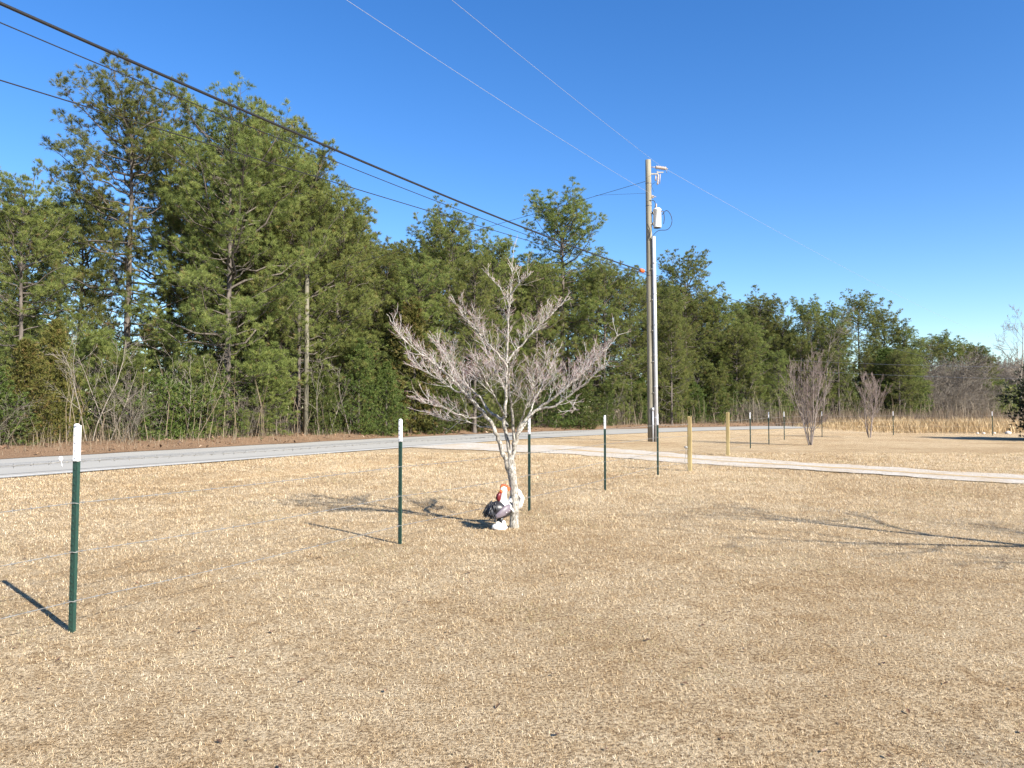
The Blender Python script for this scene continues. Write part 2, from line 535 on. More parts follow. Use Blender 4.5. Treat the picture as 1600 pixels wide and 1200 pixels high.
# verge of pine straw, then the floor of the wood
zr = np.random.default_rng(3).normal(size=len(near)) * 0.03
ribbon('forest_floor', far - nrm * 0.0, far + nrm * 70, [np.full(len(near), 0.026), np.full(len(near), 0.16) + zr, np.full(len(near), 0.18), np.full(len(near), 0.18)] if False else 0.03, M_STRAW, 3)
mbk = MB()
rows = []
prof = [(-0.35, 0.034), (0.5, 0.06), (1.4, 0.20), (2.6, 0.27), (4.0, 0.26), (9.0, 0.036)]
fs = resample(far[10:], 260); fn = unit(np.gradient(fs, axis=0)); fn = np.stack((-fn[:, 1], fn[:, 0]), -1)
r3 = np.random.default_rng(33)
for k, (off, z) in enumerate(prof):
    jit = r3.normal(size=(len(fs), 1)) * (0.16 if k == 0 else 0.1)
    zz = z + (r3.normal(size=len(fs)) * 0.03 if 0 < k < 5 else 0)
    rows.append(np.column_stack((fs + fn * (off + jit), np.broadcast_to(zz, (len(fs),)))))
V = np.stack(rows, 1).reshape(-1, 3); w = len(prof)
mbk.add(V, None, [(i * w + c, (i + 1) * w + c, (i + 1) * w + c + 1, i * w + c + 1) for i in range(len(fs) - 1) for c in range(w - 1)])
mbk.build('road_bank', M_STRAW, kind='structure')

dlow = catmull([(-4.5, 31.4), (-2.3, 29.6), (-1.2, 28.9), (2.25, 26.0), (5.5, 21.5), (8.2, 18.9), (10.9, 15.8), (15, 11.6), (22, 5), (34, -8)], 8)
dup = catmull([(-1.9, 35.6), (-1.0, 34.4), (0.44, 33.4), (2.9, 32.0), (6.6, 25.9), (9.3, 21.7), (12.4, 17.9), (17, 13.4), (24.5, 6.5), (37, -6)], 8)
dl = resample(dlow, 420); du = resample(dup, 420)
ribbon('driveway', dl, du, 0.020, M_GRAVEL, 6, 0.10, 4)
M_STRIP = mat_plain('worn_centre', (0.50, 0.38, 0.22), (0.36, 0.26, 0.15), 8, 0.95, 0, 0.05, 0.6, 0.03)
cl = dl * 0.5 + du * 0.5; cw = unit(np.gradient(cl, axis=0)); cwn = np.stack((-cw[:, 1], cw[:, 0]), -1)
ribbon('driveway_grass_strip', (cl - cwn * 0.22)[46:], (cl + cwn * 0.16)[46:], 0.025, M_STRIP, 1, 0.055, 8)


def near_side(x, y):
    """distance from the road's near edge, positive on the lawn"""
    d = np.full(np.shape(x), 1e9); sg = np.ones(np.shape(x))
    for i in range(8, len(near) - 20):
        a, b = near[i], near[i + 1]
        dd, t = seg_dist(x, y, a, b)
        cr = (b[0] - a[0]) * (y - a[1]) - (b[1] - a[1]) * (x - a[0])
        m = dd < d
        d = np.where(m, dd, d); sg = np.where(m, np.where(cr > 0, -1, 1), sg)
    return d * sg


def on_drive(x, y, pad=0.0):
    """inside the gravel strip"""
    inside = np.zeros(np.shape(x), bool)
    poly = np.vstack((dl, du[::-1]))
    n = len(poly)
    px_, py_ = poly[:, 0], poly[:, 1]
    for i in range(n):
        j = (i - 1) % n
        c = ((py_[i] > y) != (py_[j] > y)) & (x < (px_[j] - px_[i]) * (y - py_[i]) / (py_[j] - py_[i] + 1e-12) + px_[i])
        inside ^= c
    return inside


# ------------------------------------------------------------------ grass on the lawn (blades, thinning out with distance)
def blades(n, y0, y1, k, seed, lmin, lmax, wid):
    r = np.random.default_rng(seed)
    u = r.random(n); e = 2 - k
    Y = (y0 ** e + u * (y1 ** e - y0 ** e)) ** (1 / e)
    X = (r.random(n) * 2 - 1) * (0.78 * Y + 1.3)
    # two blades in three grow out of small tufts
    k_ = r.integers(0, n, n // 11)
    m_ = r.random(n) < 0.68
    pick = k_[r.integers(0, len(k_), n)]
    sg = 0.016 * np.clip(Y[pick] / 5, 0.7, 4) ** 0.7
    X = np.where(m_, X[pick] + r.normal(size=n) * sg, X); Y = np.where(m_, Y[pick] + r.normal(size=n) * sg, Y)
    ok = (near_side(X, Y) > 0.12) & (~on_drive(X, Y) | (r.random(n) < 0.15))
    X, Y = X[ok], Y[ok]
    n = len(X)
    s = np.clip((Y / 5.0), 0.75, 6) ** 0.62
    L = (lmin + (lmax - lmin) * r.random(n) ** 1.5) * s
    W = wid * (0.6 + 0.8 * r.random(n)) * s
    az = r.random(n) * 2 * math.pi
    lean = np.clip(r.normal(1.02, 0.34, n), 0.12, 1.5)
    bend = lean * (0.45 + 0.3 * r.random(n))
    d1 = np.stack((np.cos(az) * np.sin(bend), np.sin(az) * np.sin(bend), np.cos(bend)), -1)
    d2 = np.stack((np.cos(az) * np.sin(lean + 0.3), np.sin(az) * np.sin(lean + 0.3), np.cos(lean + 0.3)), -1)
    side = np.stack((-np.sin(az), np.cos(az), (r.random(n) - 0.5) * 0.8), -1)
    P = np.stack((X, Y, gz(X, Y) - 0.004), -1)
    m = P + d1 * (L * 0.5)[:, None]
    V = np.empty((n, 3, 3))
    V[:, 0] = P + side * W[:, None] / 2; V[:, 1] = P - side * W[:, None] / 2; V[:, 2] = m + d2 * (L * 0.5)[:, None]
    V[:, 2, 2] = np.maximum(V[:, 2, 2], P[:, 2] + 0.006)
    # a few faintly green patches
    g = np.sin(X * 1.3 + 0.7) * np.sin(Y * 1.1 + 2.0) + 0.6 * np.sin(X * 3.1 + Y * 2.3)
    tint = np.where((g > 0.95) & (r.random(n) < 0.22), 0.4 + 0.5 * r.random(n), np.where(r.random(n) < 0.012, 0.8, 0.0))
    b = np.arange(n) * 3
    return V.reshape(-1, 3), np.stack((b, b + 1, b + 2), -1), np.repeat(tint, 3)


mb = MB()
V, T, A = blades(840000, 2.6, 27.0, 1.32, 11, 0.014, 0.042, 0.0037)
mb.add(V, T, None, A)
mb.build('grass', M_BLADE, kind='stuff', smooth=False)


# fallen leaves, thick along the wood, sparse on the lawn
def leaves(P, size, seed, flat=0.5):
    r = np.random.default_rng(seed); n = len(P)
    az = r.random(n) * 6.283
    a = np.stack((np.cos(az), np.sin(az), r.normal(size=n) * flat), -1); b = np.stack((-np.sin(az), np.cos(az), r.normal(size=n) * flat), -1)
    s = size * (0.55 + 0.9 * r.random(n))[:, None]
    up = np.array((0, 0, 1.0)) * s * (0.15 + 0.25 * r.random((n, 1)))
    V = np.empty((n, 6, 3))
    V[:, 0] = P - a * s; V[:, 1] = P - a * s * 0.2 + b * s * 0.55 + up; V[:, 2] = P + a * s * 0.4 + b * s * 0.4 + up * 0.8
    V[:, 3] = P + a * s + up * 0.5; V[:, 4] = P + a * s * 0.35 - b * s * 0.45 + up; V[:, 5] = P - a * s * 0.25 - b * s * 0.5 + up * 0.9
    i = np.arange(n) * 6
    T = np.concatenate([np.stack((i + p, i + q, i + t), -1) for p, q, t in ((0, 2, 1), (0, 3, 2), (0, 4, 3), (0, 5, 4))])
    return V.reshape(-1, 3), T, np.repeat(r.random(n), 6)


r = np.random.default_rng(21)
n = 380
Y = 3.0 + 20 * r.random(n) ** 1.6; X = (r.random(n) * 2 - 1) * (0.78 * Y + 0.6)
ok = (near_side(X, Y) > 0.1) & ~on_drive(X, Y)
X, Y = X[ok], Y[ok]
P = np.column_stack((X, Y, gz(X, Y) + 0.012))
# drift of leaves in the ditch mouth and the crown's drip line
q = r.normal(size=(160, 2)) * (0.5, 0.5) + (-3.6, 23.4)
P = np.vstack((P, np.column_stack((q, gz(q[:, 0], q[:, 1]) + 0.02))))
mb = MB(); mb.add(*leaves(P, 0.017, 22, 0.2)[:2], None, leaves(P, 0.017, 22, 0.2)[2])
i = r.integers(0, len(fs) - 60, 5200)
off = -0.5 + 5.0 * r.random(5200) ** 0.8
q = fs[i] + fn[i] * off[:, None] + r.normal(size=(5200, 2)) * 0.2
z = np.interp(off, [p[0] for p in prof], [p[1] for p in prof]) + 0.05
V, T, A = leaves(np.column_stack((q, z)), 0.07, 23, 0.6)
mb.add(V, T, None, A)
mb.build('leaf_litter', M_LEAF, kind='stuff', smooth=False)


# ------------------------------------------------------------------ trees: builders of prototype meshes
def needle_tufts(mb, pos, axis, n, length, width, r, tint, spread=0.85):
    K = len(pos)
    ax = unit(axis)
    d = unit(ax[:, None] * 0.85 + r.normal(size=(K, n, 3)) * spread)
    b = pos[:, None] + ax[:, None] * (r.random((K, n, 1)) * length * 0.6)
    L = length * (0.6 + 0.5 * r.random((K, n, 1)))
    tip = b + d * L
    tip[..., 2] -= 0.12 * L[..., 0] * r.random((K, n))
    s = unit(np.cross(d, r.normal(size=(K, n, 3)))) * width
    V = np.stack((b - s, b + s, tip), 2).reshape(-1, 3)
    i = np.arange(K * n) * 3
    t = np.clip(np.repeat(tint, n * 3) + np.repeat(r.normal(size=K * n) * 0.06, 3), 0, 1)
    mb.add(V, np.stack((i, i + 1, i + 2), -1), None, t)


def make_pine(seed, H, c0, Rm, dens=1.0, top=0.3, tuft=0.2, nn=16, dead=10, lean=0.25, r0=None, gap=0.0, puff=1.0):
    r = np.random.default_rng(seed)
    k = 14
    zt = np.linspace(0, 1, k)
    sway = np.cumsum(r.normal(size=(k, 2)), axis=0) * 0.05 * lean * H / 12
    sway -= sway[0]
    tr = np.column_stack((sway, zt * H))
    r0 = r0 or 0.0095 * H + 0.025
    trad = r0 * (1 - zt) ** 0.85 + 0.018
    trad[0] *= 1.25
    tk = MB(); tk.tube(tr, trad, 9)
    br = MB(); pos = []; axs = []; tbs = []
    step = 0.30 / dens
    z = c0 * H; az = r.random() * 6.28

    def trunk_at(z):
        return np.array((np.interp(z, tr[:, 2], tr[:, 0]), np.interp(z, tr[:, 2], tr[:, 1]), z))

    def prof_(t):
        a = min(1.0, 0.62 + t * 1.4)
        b = math.sqrt(max(0.0, 1 - (max(0, t - top) / (1.06 - top)) ** 2.5))
        return a * b

    while z < H * 0.985:
        t = (z - c0 * H) / (H * (1 - c0))
        az += 2.4 + r.normal() * 0.5
        if gap and r.random() < gap:
            z += step; continue
        L = Rm * prof_(t) * (0.38 + 0.72 * r.random()) + 0.22
        el = R(0 + 48 * t ** 1.3) + r.normal() * 0.24
        d = np.array((math.cos(az) * math.cos(el), math.sin(az) * math.cos(el), math.sin(el)))
        m = 7
        s = np.linspace(0, 1, m)
        p0 = trunk_at(z)
        curve = (0.10 + 0.22 * r.random()) * L * (1 - 0.6 * t)
        perp = np.array((-math.sin(az), math.cos(az), 0)) * r.normal() * 0.10 * L
        P = p0 + d * (s * L)[:, None] + np.outer(s ** 2.2, (0, 0, curve)) - np.outer(np.sin(s * math.pi) * 0.05 * L, (0, 0, 1)) + np.outer(s ** 1.6, perp)
        P[1:-1] += r.normal(size=(m - 2, 3)) * 0.03 * L
        rb = (0.012 + 0.011 * L) * (1 - s) ** 0.8 + 0.006
        br.tube(P, rb, 4)
        tang = unit(np.gradient(P, axis=0))
        ss = 0.28 + 0.1 * r.random() if L > 1.2 else 0.12
        side = 1
        while ss < 1.04:
            f_ = min(ss, 1.0)
            q = np.array([np.interp(f_, s, P[:, c]) for c in range(3)]); tq = unit(np.array([np.interp(f_, s, tang[:, c]) for c in range(3)]))
            lat = unit(np.cross(tq, (0, 0, 1))) * side
            ph = r.normal() * 0.75
            sd = unit(tq * (0.45 + 0.5 * r.random()) + lat * math.cos(ph) * 0.8 + np.array((0, 0, 0.30 + 0.8 * math.sin(ph))))
            sl_ = min(1.25, (0.26 + 0.34 * L * (1.08 - f_)) * (0.55 + 0.7 * r.random()))
            e = q + sd * sl_ + np.array((0, 0, 0.10 * sl_))
            mid = q + sd * sl_ * 0.5 - np.array((0, 0, 0.02))
            br.tube(np.array((q, mid, e)), (0.010, 0.008, 0.005), 3)
            tb = r.normal() * 0.12
            npf = (7 if L > 1.0 else 5) + (1 if t > 0.6 else 0)
            for j in range(npf):
                w = unit(r.normal(size=3) * 0.7 + sd * 0.6 + np.array((0, 0, 0.8)))
                pos.append(e + w * 0.19 * puff * (0.4 + 0.6 * r.random())); axs.append(w); tbs.append(tb)
            for j in range(int(sl_ / 0.28)):
                g_ = 0.35 + 0.5 * r.random()
                w = unit(r.normal(size=3) * 0.8 + sd * 0.6 + np.array((0, 0, 0.5)))
                pos.append(q * (1 - g_) + e * g_ + w * 0.06); axs.append(w); tbs.append(tb - 0.1)
            side = -side
            ss += (0.25 + 0.12 * r.random()) / max(L, 0.8) / dens ** 0.5
        pos.append(P[-1]); axs.append(tang[-1] + np.array((0, 0, 0.4))); tbs.append(0.1)
        z += step * (0.7 + 0.6 * r.random()) * (1 - 0.66 * t)
    for j in range(9):
        w = unit(r.normal(size=3) + (0, 0, 0.8)); pos.append(tr[-1] - np.array((0, 0, 0.12 * j)) + w * 0.12); axs.append(w); tbs.append(0.1)
    for i in range(dead):
        z = H * (0.12 + (c0 - 0.1) * r.random()) if c0 > 0.2 else H * 0.1 * (1 + r.random())
        a = r.random() * 6.28; L = (0.5 + 1.3 * r.random()) * Rm * 0.4
        p0 = trunk_at(z); d = np.array((math.cos(a), math.sin(a), -0.05 + 0.35 * r.random()))
        P = np.array((p0, p0 + d * L * 0.5 + r.normal(size=3) * 0.05, p0 + d * L + r.normal(size=3) * 0.1))
        br.tube(P, (0.022, 0.014, 0.006), 4)
        for j in range(3):
            q = P[1] * (1 - j / 3) + P[2] * j / 3
            br.tube(np.array((q, q + (d + r.normal(size=3) * 0.7) * L * 0.25)), (0.008, 0.004), 3)
    cr = MB()
    pos = np.array(pos); axs = unit(np.array(axs))
    ti = np.clip(r.normal(0.50, 0.13, len(pos)) + np.array(tbs), 0.02, 0.88)
    ti = np.where(r.random(len(pos)) < 0.035, 0.96, ti)
    needle_tufts(cr, pos, axs, int(nn * 1.6), tuft * 0.82, tuft * 0.025, r, ti, 0.6)
    H = float(pos[:, 2].max()) + 0.15
    return H, tk.mesh('pine_trunk', M_PBARK), br.mesh('pine_limbs', M_PLIMB), cr.mesh('pine_needles', M_PINE, False)


def make_cedar(seed, H, rad, shape='cone', n=1500, mat=None, dens=12, size=0.13, low=0.02, wf=0.10):
    r = np.random.default_rng(seed)
    tk = MB(); tk.tube([(0, 0, 0), (0.03, 0.02, H * 0.5), (0, 0, H * 0.92)], (0.03 + 0.012 * H, 0.02 + 0.008 * H, 0.012), 7)
    cr = MB()
    # limbs carrying sprays, lengths set by an outline that differs by direction
    lobes = r.normal(size=6) * 0.16
    pos = []; axs = []
    nb = int(26 + 13 * H)
    br = MB()
    for i in range(nb):
        t = (i + r.random()) / nb
        z = H * (low + (1 - low) * t)
        a = i * 2.4 + r.normal() * 0.4
        if shape == 'cone':
            Rr = rad * (1 - t) ** 0.75 * min(1, 0.55 + t * 3.5)
        elif shape == 'column':
            Rr = rad * min(1, 0.75 + 1.2 * t) * (1 - t ** 2.6) ** 0.8
        else:
            Rr = rad * math.sqrt(max(0, 1 - (2 * t - 0.85) ** 2 / 1.35))
        Rr *= 1 + lobes[int(a / 1.05) % 6] + r.normal() * 0.12
        Rr = max(0.10, Rr)
        d = np.array((math.cos(a), math.sin(a), 0.35 + 0.5 * t + r.normal() * 0.12))
        z0 = max(0.05, z - 0.35 * Rr)
        p0 = np.array((0, 0, z0)); p1 = p0 + d * Rr
        br.tube(np.array((p0, (p0 + p1) / 2 - np.array((0, 0, 0.03)), p1)), (0.016, 0.010, 0.004), 3)
        m = max(3, int(n / nb))
        f = 0.25 + 0.78 * r.random(m) ** 0.7
        pp = p0 + d * Rr * f[:, None] + r.normal(size=(m, 3)) * (0.05 + 0.17 * Rr) * np.array((1, 1, 0.8))
        pp[:, 2] = np.maximum(pp[:, 2], 0.05)
        pos.append(pp); axs.append(d * 0.7 + np.array((0, 0, 0.5)) + r.normal(size=(m, 3)) * 0.5)
    pos = np.vstack(pos); axs = np.vstack(axs)
    ti = np.clip(r.normal(0.5, 0.22, len(pos)), 0, 1)
    needle_tufts(cr, pos, axs, dens, size, size * wf, r, ti, 0.6)
    return H, tk.mesh('cedar_trunk', M_PLIMB), br.mesh('cedar_limbs', M_PLIMB), cr.mesh('cedar_sprays', mat or M_CEDAR, False)


def grow(mb, tw, p, d, L, rad, lev, r, up=0.25, side_n=6, wob=0.12, ratio=0.55, ang=0.8, tipred=0.0, minr=0.0028, first=0.25, flat=None):
    """a wood branch with its own side branches"""
    k = 6 if lev > 1 else 4
    P = [np.array(p, float)]; dd = unit(np.array(d, float))
    for i in range(k - 1):
        dd = unit(dd + r.normal(size=3) * wob + np.array((0, 0, up)) / k)
        P.append(P[-1] + dd * L / (k - 1))
    P = np.array(P); s = np.linspace(0, 1, k)
    rr = np.maximum(minr, rad * (1 - s * 0.78))
    (mb if lev >= 2 else tw).tube(P, rr, 6 if rad > 0.02 else (4 if rad > 0.008 else 3), tint=(tipred * s ** 0.8 if lev == 0 else (tipred * 0.25 * s)))
    if lev == 0:
        return
    for i in range(side_n):
        f = first + (1 - first) * (i + r.random()) / side_n
        q = np.array([np.interp(f, s, P[:, c]) for c in range(3)])
        tq = unit(np.array([np.interp(f, s, np.gradient(P[:, c])) for c in range(3)]))
        perp = unit(np.cross(tq, r.normal(size=3)))
        if flat is not None and r.random() < flat:
            perp = unit(np.cross(tq, (0, 0, 1))) * (1 if i % 2 else -1)
        a = ang * (0.7 + 0.6 * r.random())
        nd = tq * math.cos(a) + perp * math.sin(a)
        grow(mb, tw, q, nd, L * ratio * (1.15 - 0.55 * f) * (0.65 + 0.6 * r.random()), max(minr, np.interp(f, s, rr) * 0.6), lev - 1, r, up, max(2, int(side_n * 0.85)), wob * 1.1, ratio, ang, tipred, minr, first, flat)


def make_bare(seed, H, stems=1, lev=3, spread=0.2, side_n=7, bark=None, twig=None, rad=None, ratio=0.42, ang=0.75, minr=0.006, up=0.2, tipred=0.6, first=0.25):
    r = np.random.default_rng(seed)
    tk = MB(); tw = MB()
    for i in range(stems):
        a = i * 2.4 + r.normal() * 0.3
        d = np.array((math.cos(a) * spread, math.sin(a) * spread, 1.0)) if stems > 1 else np.array((r.normal() * spread * 0.3, r.normal() * spread * 0.3, 1))
        p = np.array((math.cos(a), math.sin(a), 0)) * (0.08 if stems > 1 else 0)
        grow(tk, tw, p, d, H * (0.8 + 0.2 * r.random() if i else 1.0) * 0.95, rad or 0.012 * H, lev, r, up, side_n, 0.10, ratio, ang, tipred, minr, first)
    return H, tk.mesh('bare_stems', bark), tw.mesh('bare_twigs', twig)


PINE = {
    'edge': make_pine(1, 18.0, 0.10, 5.3, 1.3, 0.46, 0.28, 20, 8, 0.3, puff=1.25),
    'open': make_pine(2, 18.0, 0.30, 4.1, 1.15, 0.62, 0.28, 21, 22, 0.5, gap=0.04, puff=1.3),
    'tall': make_pine(3, 18.0, 0.34, 3.6, 1.25, 0.58, 0.27, 21, 24, 0.3, puff=1.2),
    'mid': make_pine(4, 15.0, 0.14, 3.6, 1.25, 0.46, 0.27, 21, 10, 0.3, puff=1.2),
    'full': make_pine(5, 14.0, 0.05, 3.4, 1.3, 0.36, 0.26, 21, 4, 0.25, puff=1.2),
    'back': make_pine(6, 17.0, 0.18, 3.4, 1.0, 0.45, 0.31, 18, 16, 0.4, puff=1.3),
    'young': make_pine(8, 5.0, 0.04, 1.5, 1.7, 0.25, 0.25, 20, 0, 0.2, r0=0.05),
}
CEDAR = {
    'cone': make_cedar(11, 4.5, 1.5, 'cone', 2300, None, 16, 0.15),
    'column': make_cedar(12, 6.0, 1.25, 'column', 2600, None, 16, 0.15),
    'round': make_cedar(13, 2.4, 1.3, 'round', 1700, None, 16, 0.13),
    'bronze': make_cedar(14, 6.0, 1.6, 'cone', 2600, M_BRONZE, 16, 0.16),
}
BARE = {
    'slim': make_bare(21, 5.5, 1, 2, 0.25, 9, M_GTWIG, M_GTWIG, 0.026, 0.30, 0.7, 0.0055, first=0.3),
    'forked': make_bare(22, 4.5, 2, 2, 0.18, 8, M_GTWIG, M_GTWIG, 0.026, 0.36, 0.75, 0.0055),
    'brushy': make_bare(23, 3.0, 5, 2, 0.34, 9, M_BTWIG, M_BTWIG, 0.016, 0.5, 0.7, 0.0055, first=0.15),
    'tall': make_bare(24, 14.0, 1, 3, 0.15, 11, M_GTWIG, M_GTWIG, 0.15, 0.40, 0.75, 0.014, first=0.28),
    'thicket': make_bare(25, 9.0, 4, 3, 0.30, 8, M_BTWIG, M_BTWIG, 0.09, 0.5, 0.7, 0.016, first=0.10),
}


def place(proto, kind, x, y, H, label, cat, group=None, rz=None, wide=1.0, names=('trunk', 'branches', 'crown')):
    s = H / proto[0]
    o = empty(kind, (x, y, 0.02), label, cat, group, random.random() * 6.28 if rz is None else rz, (s * wide, s * wide, s))
    for nm, me in zip(names, proto[1:]):
        c = bpy.data.objects.new(nm, me)
        COL.objects.link(c); c.parent = o
    return o


def tall_at(px, top, D):
    p = at(px, top, D)
    return p[0], D, p[2] - 0.02


# pines that stand out along the road: (px, py of the top, distance, kind, width factor, label)
PINES = [
    (40, 246, 34, 'mid', 0.95, 'bushy pine at the end of the wood, lower than the two giants beside it'),
    (205, 96, 38, 'open', 1.05, 'tallest pine of all, ragged open crown with one long bough against the sky'),
    (128, 262, 43, 'mid', 1.0, 'pine filling the space between the end pine and the tallest pine'),
    (268, 150, 43, 'mid', 0.95, 'tall pine wedged between the tallest pine and the broadest pine'),
    (300, 270, 40, 'full', 0.9, 'full boughed pine low in the join between the two giant pines'),
    (420, 150, 42, 'mid', 0.95, 'pine whose crown merges behind the top of the broadest pine'),
    (362, 126, 37, 'edge', 1.02, 'huge broad dense pine with limbs down over the verge behind the wood stub pole'),
    (470, 205, 41, 'edge', 0.85, 'tall pine pressed against the side of the broadest pine, behind the stub pole'),
    (532, 282, 44, 'mid', 1.1, 'shoulder pine stepping down from the broadest pine toward the gap of sky'),
    (590, 366, 50, 'mid', 1.0, 'smaller pine in the dip of the skyline past the broadest pine'),
    (640, 372, 58, 'tall', 1.0, 'dark slim pine in the dip before the round topped pine'),
    (703, 314, 54, 'tall', 1.05, 'round topped pine with the black cable crossing just above its crown'),
    (770, 352, 57, 'mid', 0.9, 'pine with twin spiky leaders between the round topped pine and the lone tall crown'),
    (655, 400, 47, 'full', 0.95, 'bright green full pine low in front of the round topped pine'),
    (742, 392, 49, 'full', 0.9, 'bright green full pine directly behind the bare dogwood top'),
    (880, 288, 64, 'tall', 1.1, 'tall pine with airy rounded crown rising alone into the sky, crossed by the black cable'),
    (838, 392, 60, 'mid', 0.85, 'shorter pine at the foot of the lone airy crowned pine'),
    (942, 388, 64, 'mid', 0.95, 'pine beside the lone airy crown, under the orange cable sleeve'),
    (985, 415, 68, 'mid', 0.9, 'pine directly behind the orange cable sleeve and utility pole'),
    (1030, 432, 74, 'tall', 0.9, 'dark pine whose top shows just beside the shiny conduit of the utility pole'),
    (1072, 386, 77, 'open', 1.0, 'tall pine with spiky sparse top next past the utility pole'),
    (1122, 446, 80, 'mid', 1.0, 'pine sloping down from the spiky topped pine past the utility pole'),
    (1048, 466, 68, 'full', 0.75, 'narrow bright pine standing close behind the utility pole conduit'),
    (1150, 505, 78, 'full', 1.0, 'full green pine in front of the dip between two skyline humps'),
    (1186, 446, 90, 'mid', 0.95, 'dome topped pine behind the pair of wooden gate posts'),
    (1222, 492, 90, 'full', 0.85, 'lower pine in the notch past the dome topped pine'),
    (1262, 460, 95, 'tall', 0.95, 'thin stemmed pine rising behind the larger bare shrub'),
    (1300, 472, 96, 'tall', 0.9, 'thin stemmed pine between the two bare shrubs'),
    (1342, 452, 98, 'open', 0.95, 'highest pine of the far clump with pale trunk, behind the smaller bare shrub'),
    (1382, 470, 99, 'mid', 0.95, 'broad pine on the sloping shoulder of the far clump'),
    (1412, 506, 98, 'full', 0.95, 'last pine of the far clump before the brown thicket, boughs to the ground'),
    (1468, 516, 135, 'tall', 1.1, 'small distant pine crown showing over the brown thicket'),
    (1450, 522, 128, 'mid', 1.1, 'distant pine just past the last pine of the far clump'),
    (1490, 524, 133, 'mid', 1.2, 'distant pine between two small crowns over the brown thicket'),
    (1526, 540, 136, 'full', 1.2, 'distant full pine near the outermost pine of the tree line'),
    (1510, 528, 138, 'mid', 1.2, 'distant pine at the far end of the tree line, beyond the brown thicket'),
    (1540, 556, 140, 'full', 1.1, 'outermost distant pine where the tree line drops to the horizon'),
]
for i, (px, top, D, kd, wd, lb) in enumerate(PINES):
    x, y, H = tall_at(px, top, D)
    place(PINE[kd], 'pine_tree', x, y, H, lb, 'pine tree', 'pines along the road', rz=i * 1.7 + 0.5, wide=wd * (1.16 if D > 45 else 1.05))

SIL = np.array([(-200, 330), (0, 330), (60, 245), (130, 300), (200, 100), (280, 120), (370, 130), (460, 190), (520, 270), (570, 330), (600, 365), (640, 370), (700, 315), (760, 350), (820, 380), (880, 300), (940, 390), (1000, 420), (1075, 390), (1130, 450), (1190, 450), (1230, 495), (1265, 465), (1340, 455), (1400, 490), (1430, 530), (1470, 520), (1520, 535), (1555, 580), (1580, 640)])
fr = np.random.default_rng(77)
fpx = 800 + F * far[:, 0] / np.maximum(far[:, 1], 1e-3)
okf = far[:, 1] > 12
cnt = 0
while cnt < 112:
    px = -40 + 1470 * fr.random()
    if px < 340 and fr.random() < 0.86:
        continue
    D0 = np.interp(px, fpx[okf], far[okf][:, 1])
    D = D0 + 7 + 30 * fr.random()
    top = np.interp(px, SIL[:, 0], SIL[:, 1]) + 12 + 90 * fr.random()
    x, y, H = tall_at(px, min(top, 545), D)
    H = min(H, 19)
    kd = 'full' if H < 10 else ('back', 'tall', 'mid', 'back')[cnt % 4]
    place(PINE[kd], 'pine_tree', x, y, H, 'pine standing deep in the shaded back rows of the roadside wood', 'pine tree', 'pines in the back rows', rz=cnt * 2.1, wide=1.0 + 0.25 * fr.random())
    cnt += 1
# the rest of the wood, far behind: one mass of boughs and stems
fw = MB(); r = np.random.default_rng(88)
n = 9000
px = -260 + 1850 * r.random(n)
D0 = np.interp(px, fpx[okf], far[okf][:, 1]); D = D0 + 42 + 14 * r.random(n)
hmax = np.clip((640 - np.interp(px, SIL[:, 0], SIL[:, 1])) / F * D * 0.6, 7.5, 12.0) * (0.7 + 0.3 * np.sin(px * 0.045) * np.sin(px * 0.013 + 1))
hmax = np.where(px < 340, np.maximum(hmax, 7.5), hmax)
z = hmax * r.random(n) ** 0.85
needle_tufts(fw, np.column_stack(((px - 800) / F * D, D, z + 0.2)), r.normal(size=(n, 3)) + (0, 0, 0.5), 7, 1.1, 0.13, r, np.clip(r.normal(0.3, 0.2, n), 0, 0.8))
fwo = fw.build('far_woods', M_PINE, kind='stuff', smooth=False)
# dark understory boughs inside the wood
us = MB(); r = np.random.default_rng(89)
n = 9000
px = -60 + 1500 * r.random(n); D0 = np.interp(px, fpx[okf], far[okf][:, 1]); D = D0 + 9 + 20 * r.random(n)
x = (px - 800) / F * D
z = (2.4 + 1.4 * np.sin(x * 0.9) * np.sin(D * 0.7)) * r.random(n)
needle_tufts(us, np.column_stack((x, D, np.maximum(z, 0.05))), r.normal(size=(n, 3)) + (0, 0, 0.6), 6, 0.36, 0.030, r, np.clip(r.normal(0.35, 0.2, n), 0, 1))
us.build('understory', M_CEDAR, kind='stuff', smooth=False)

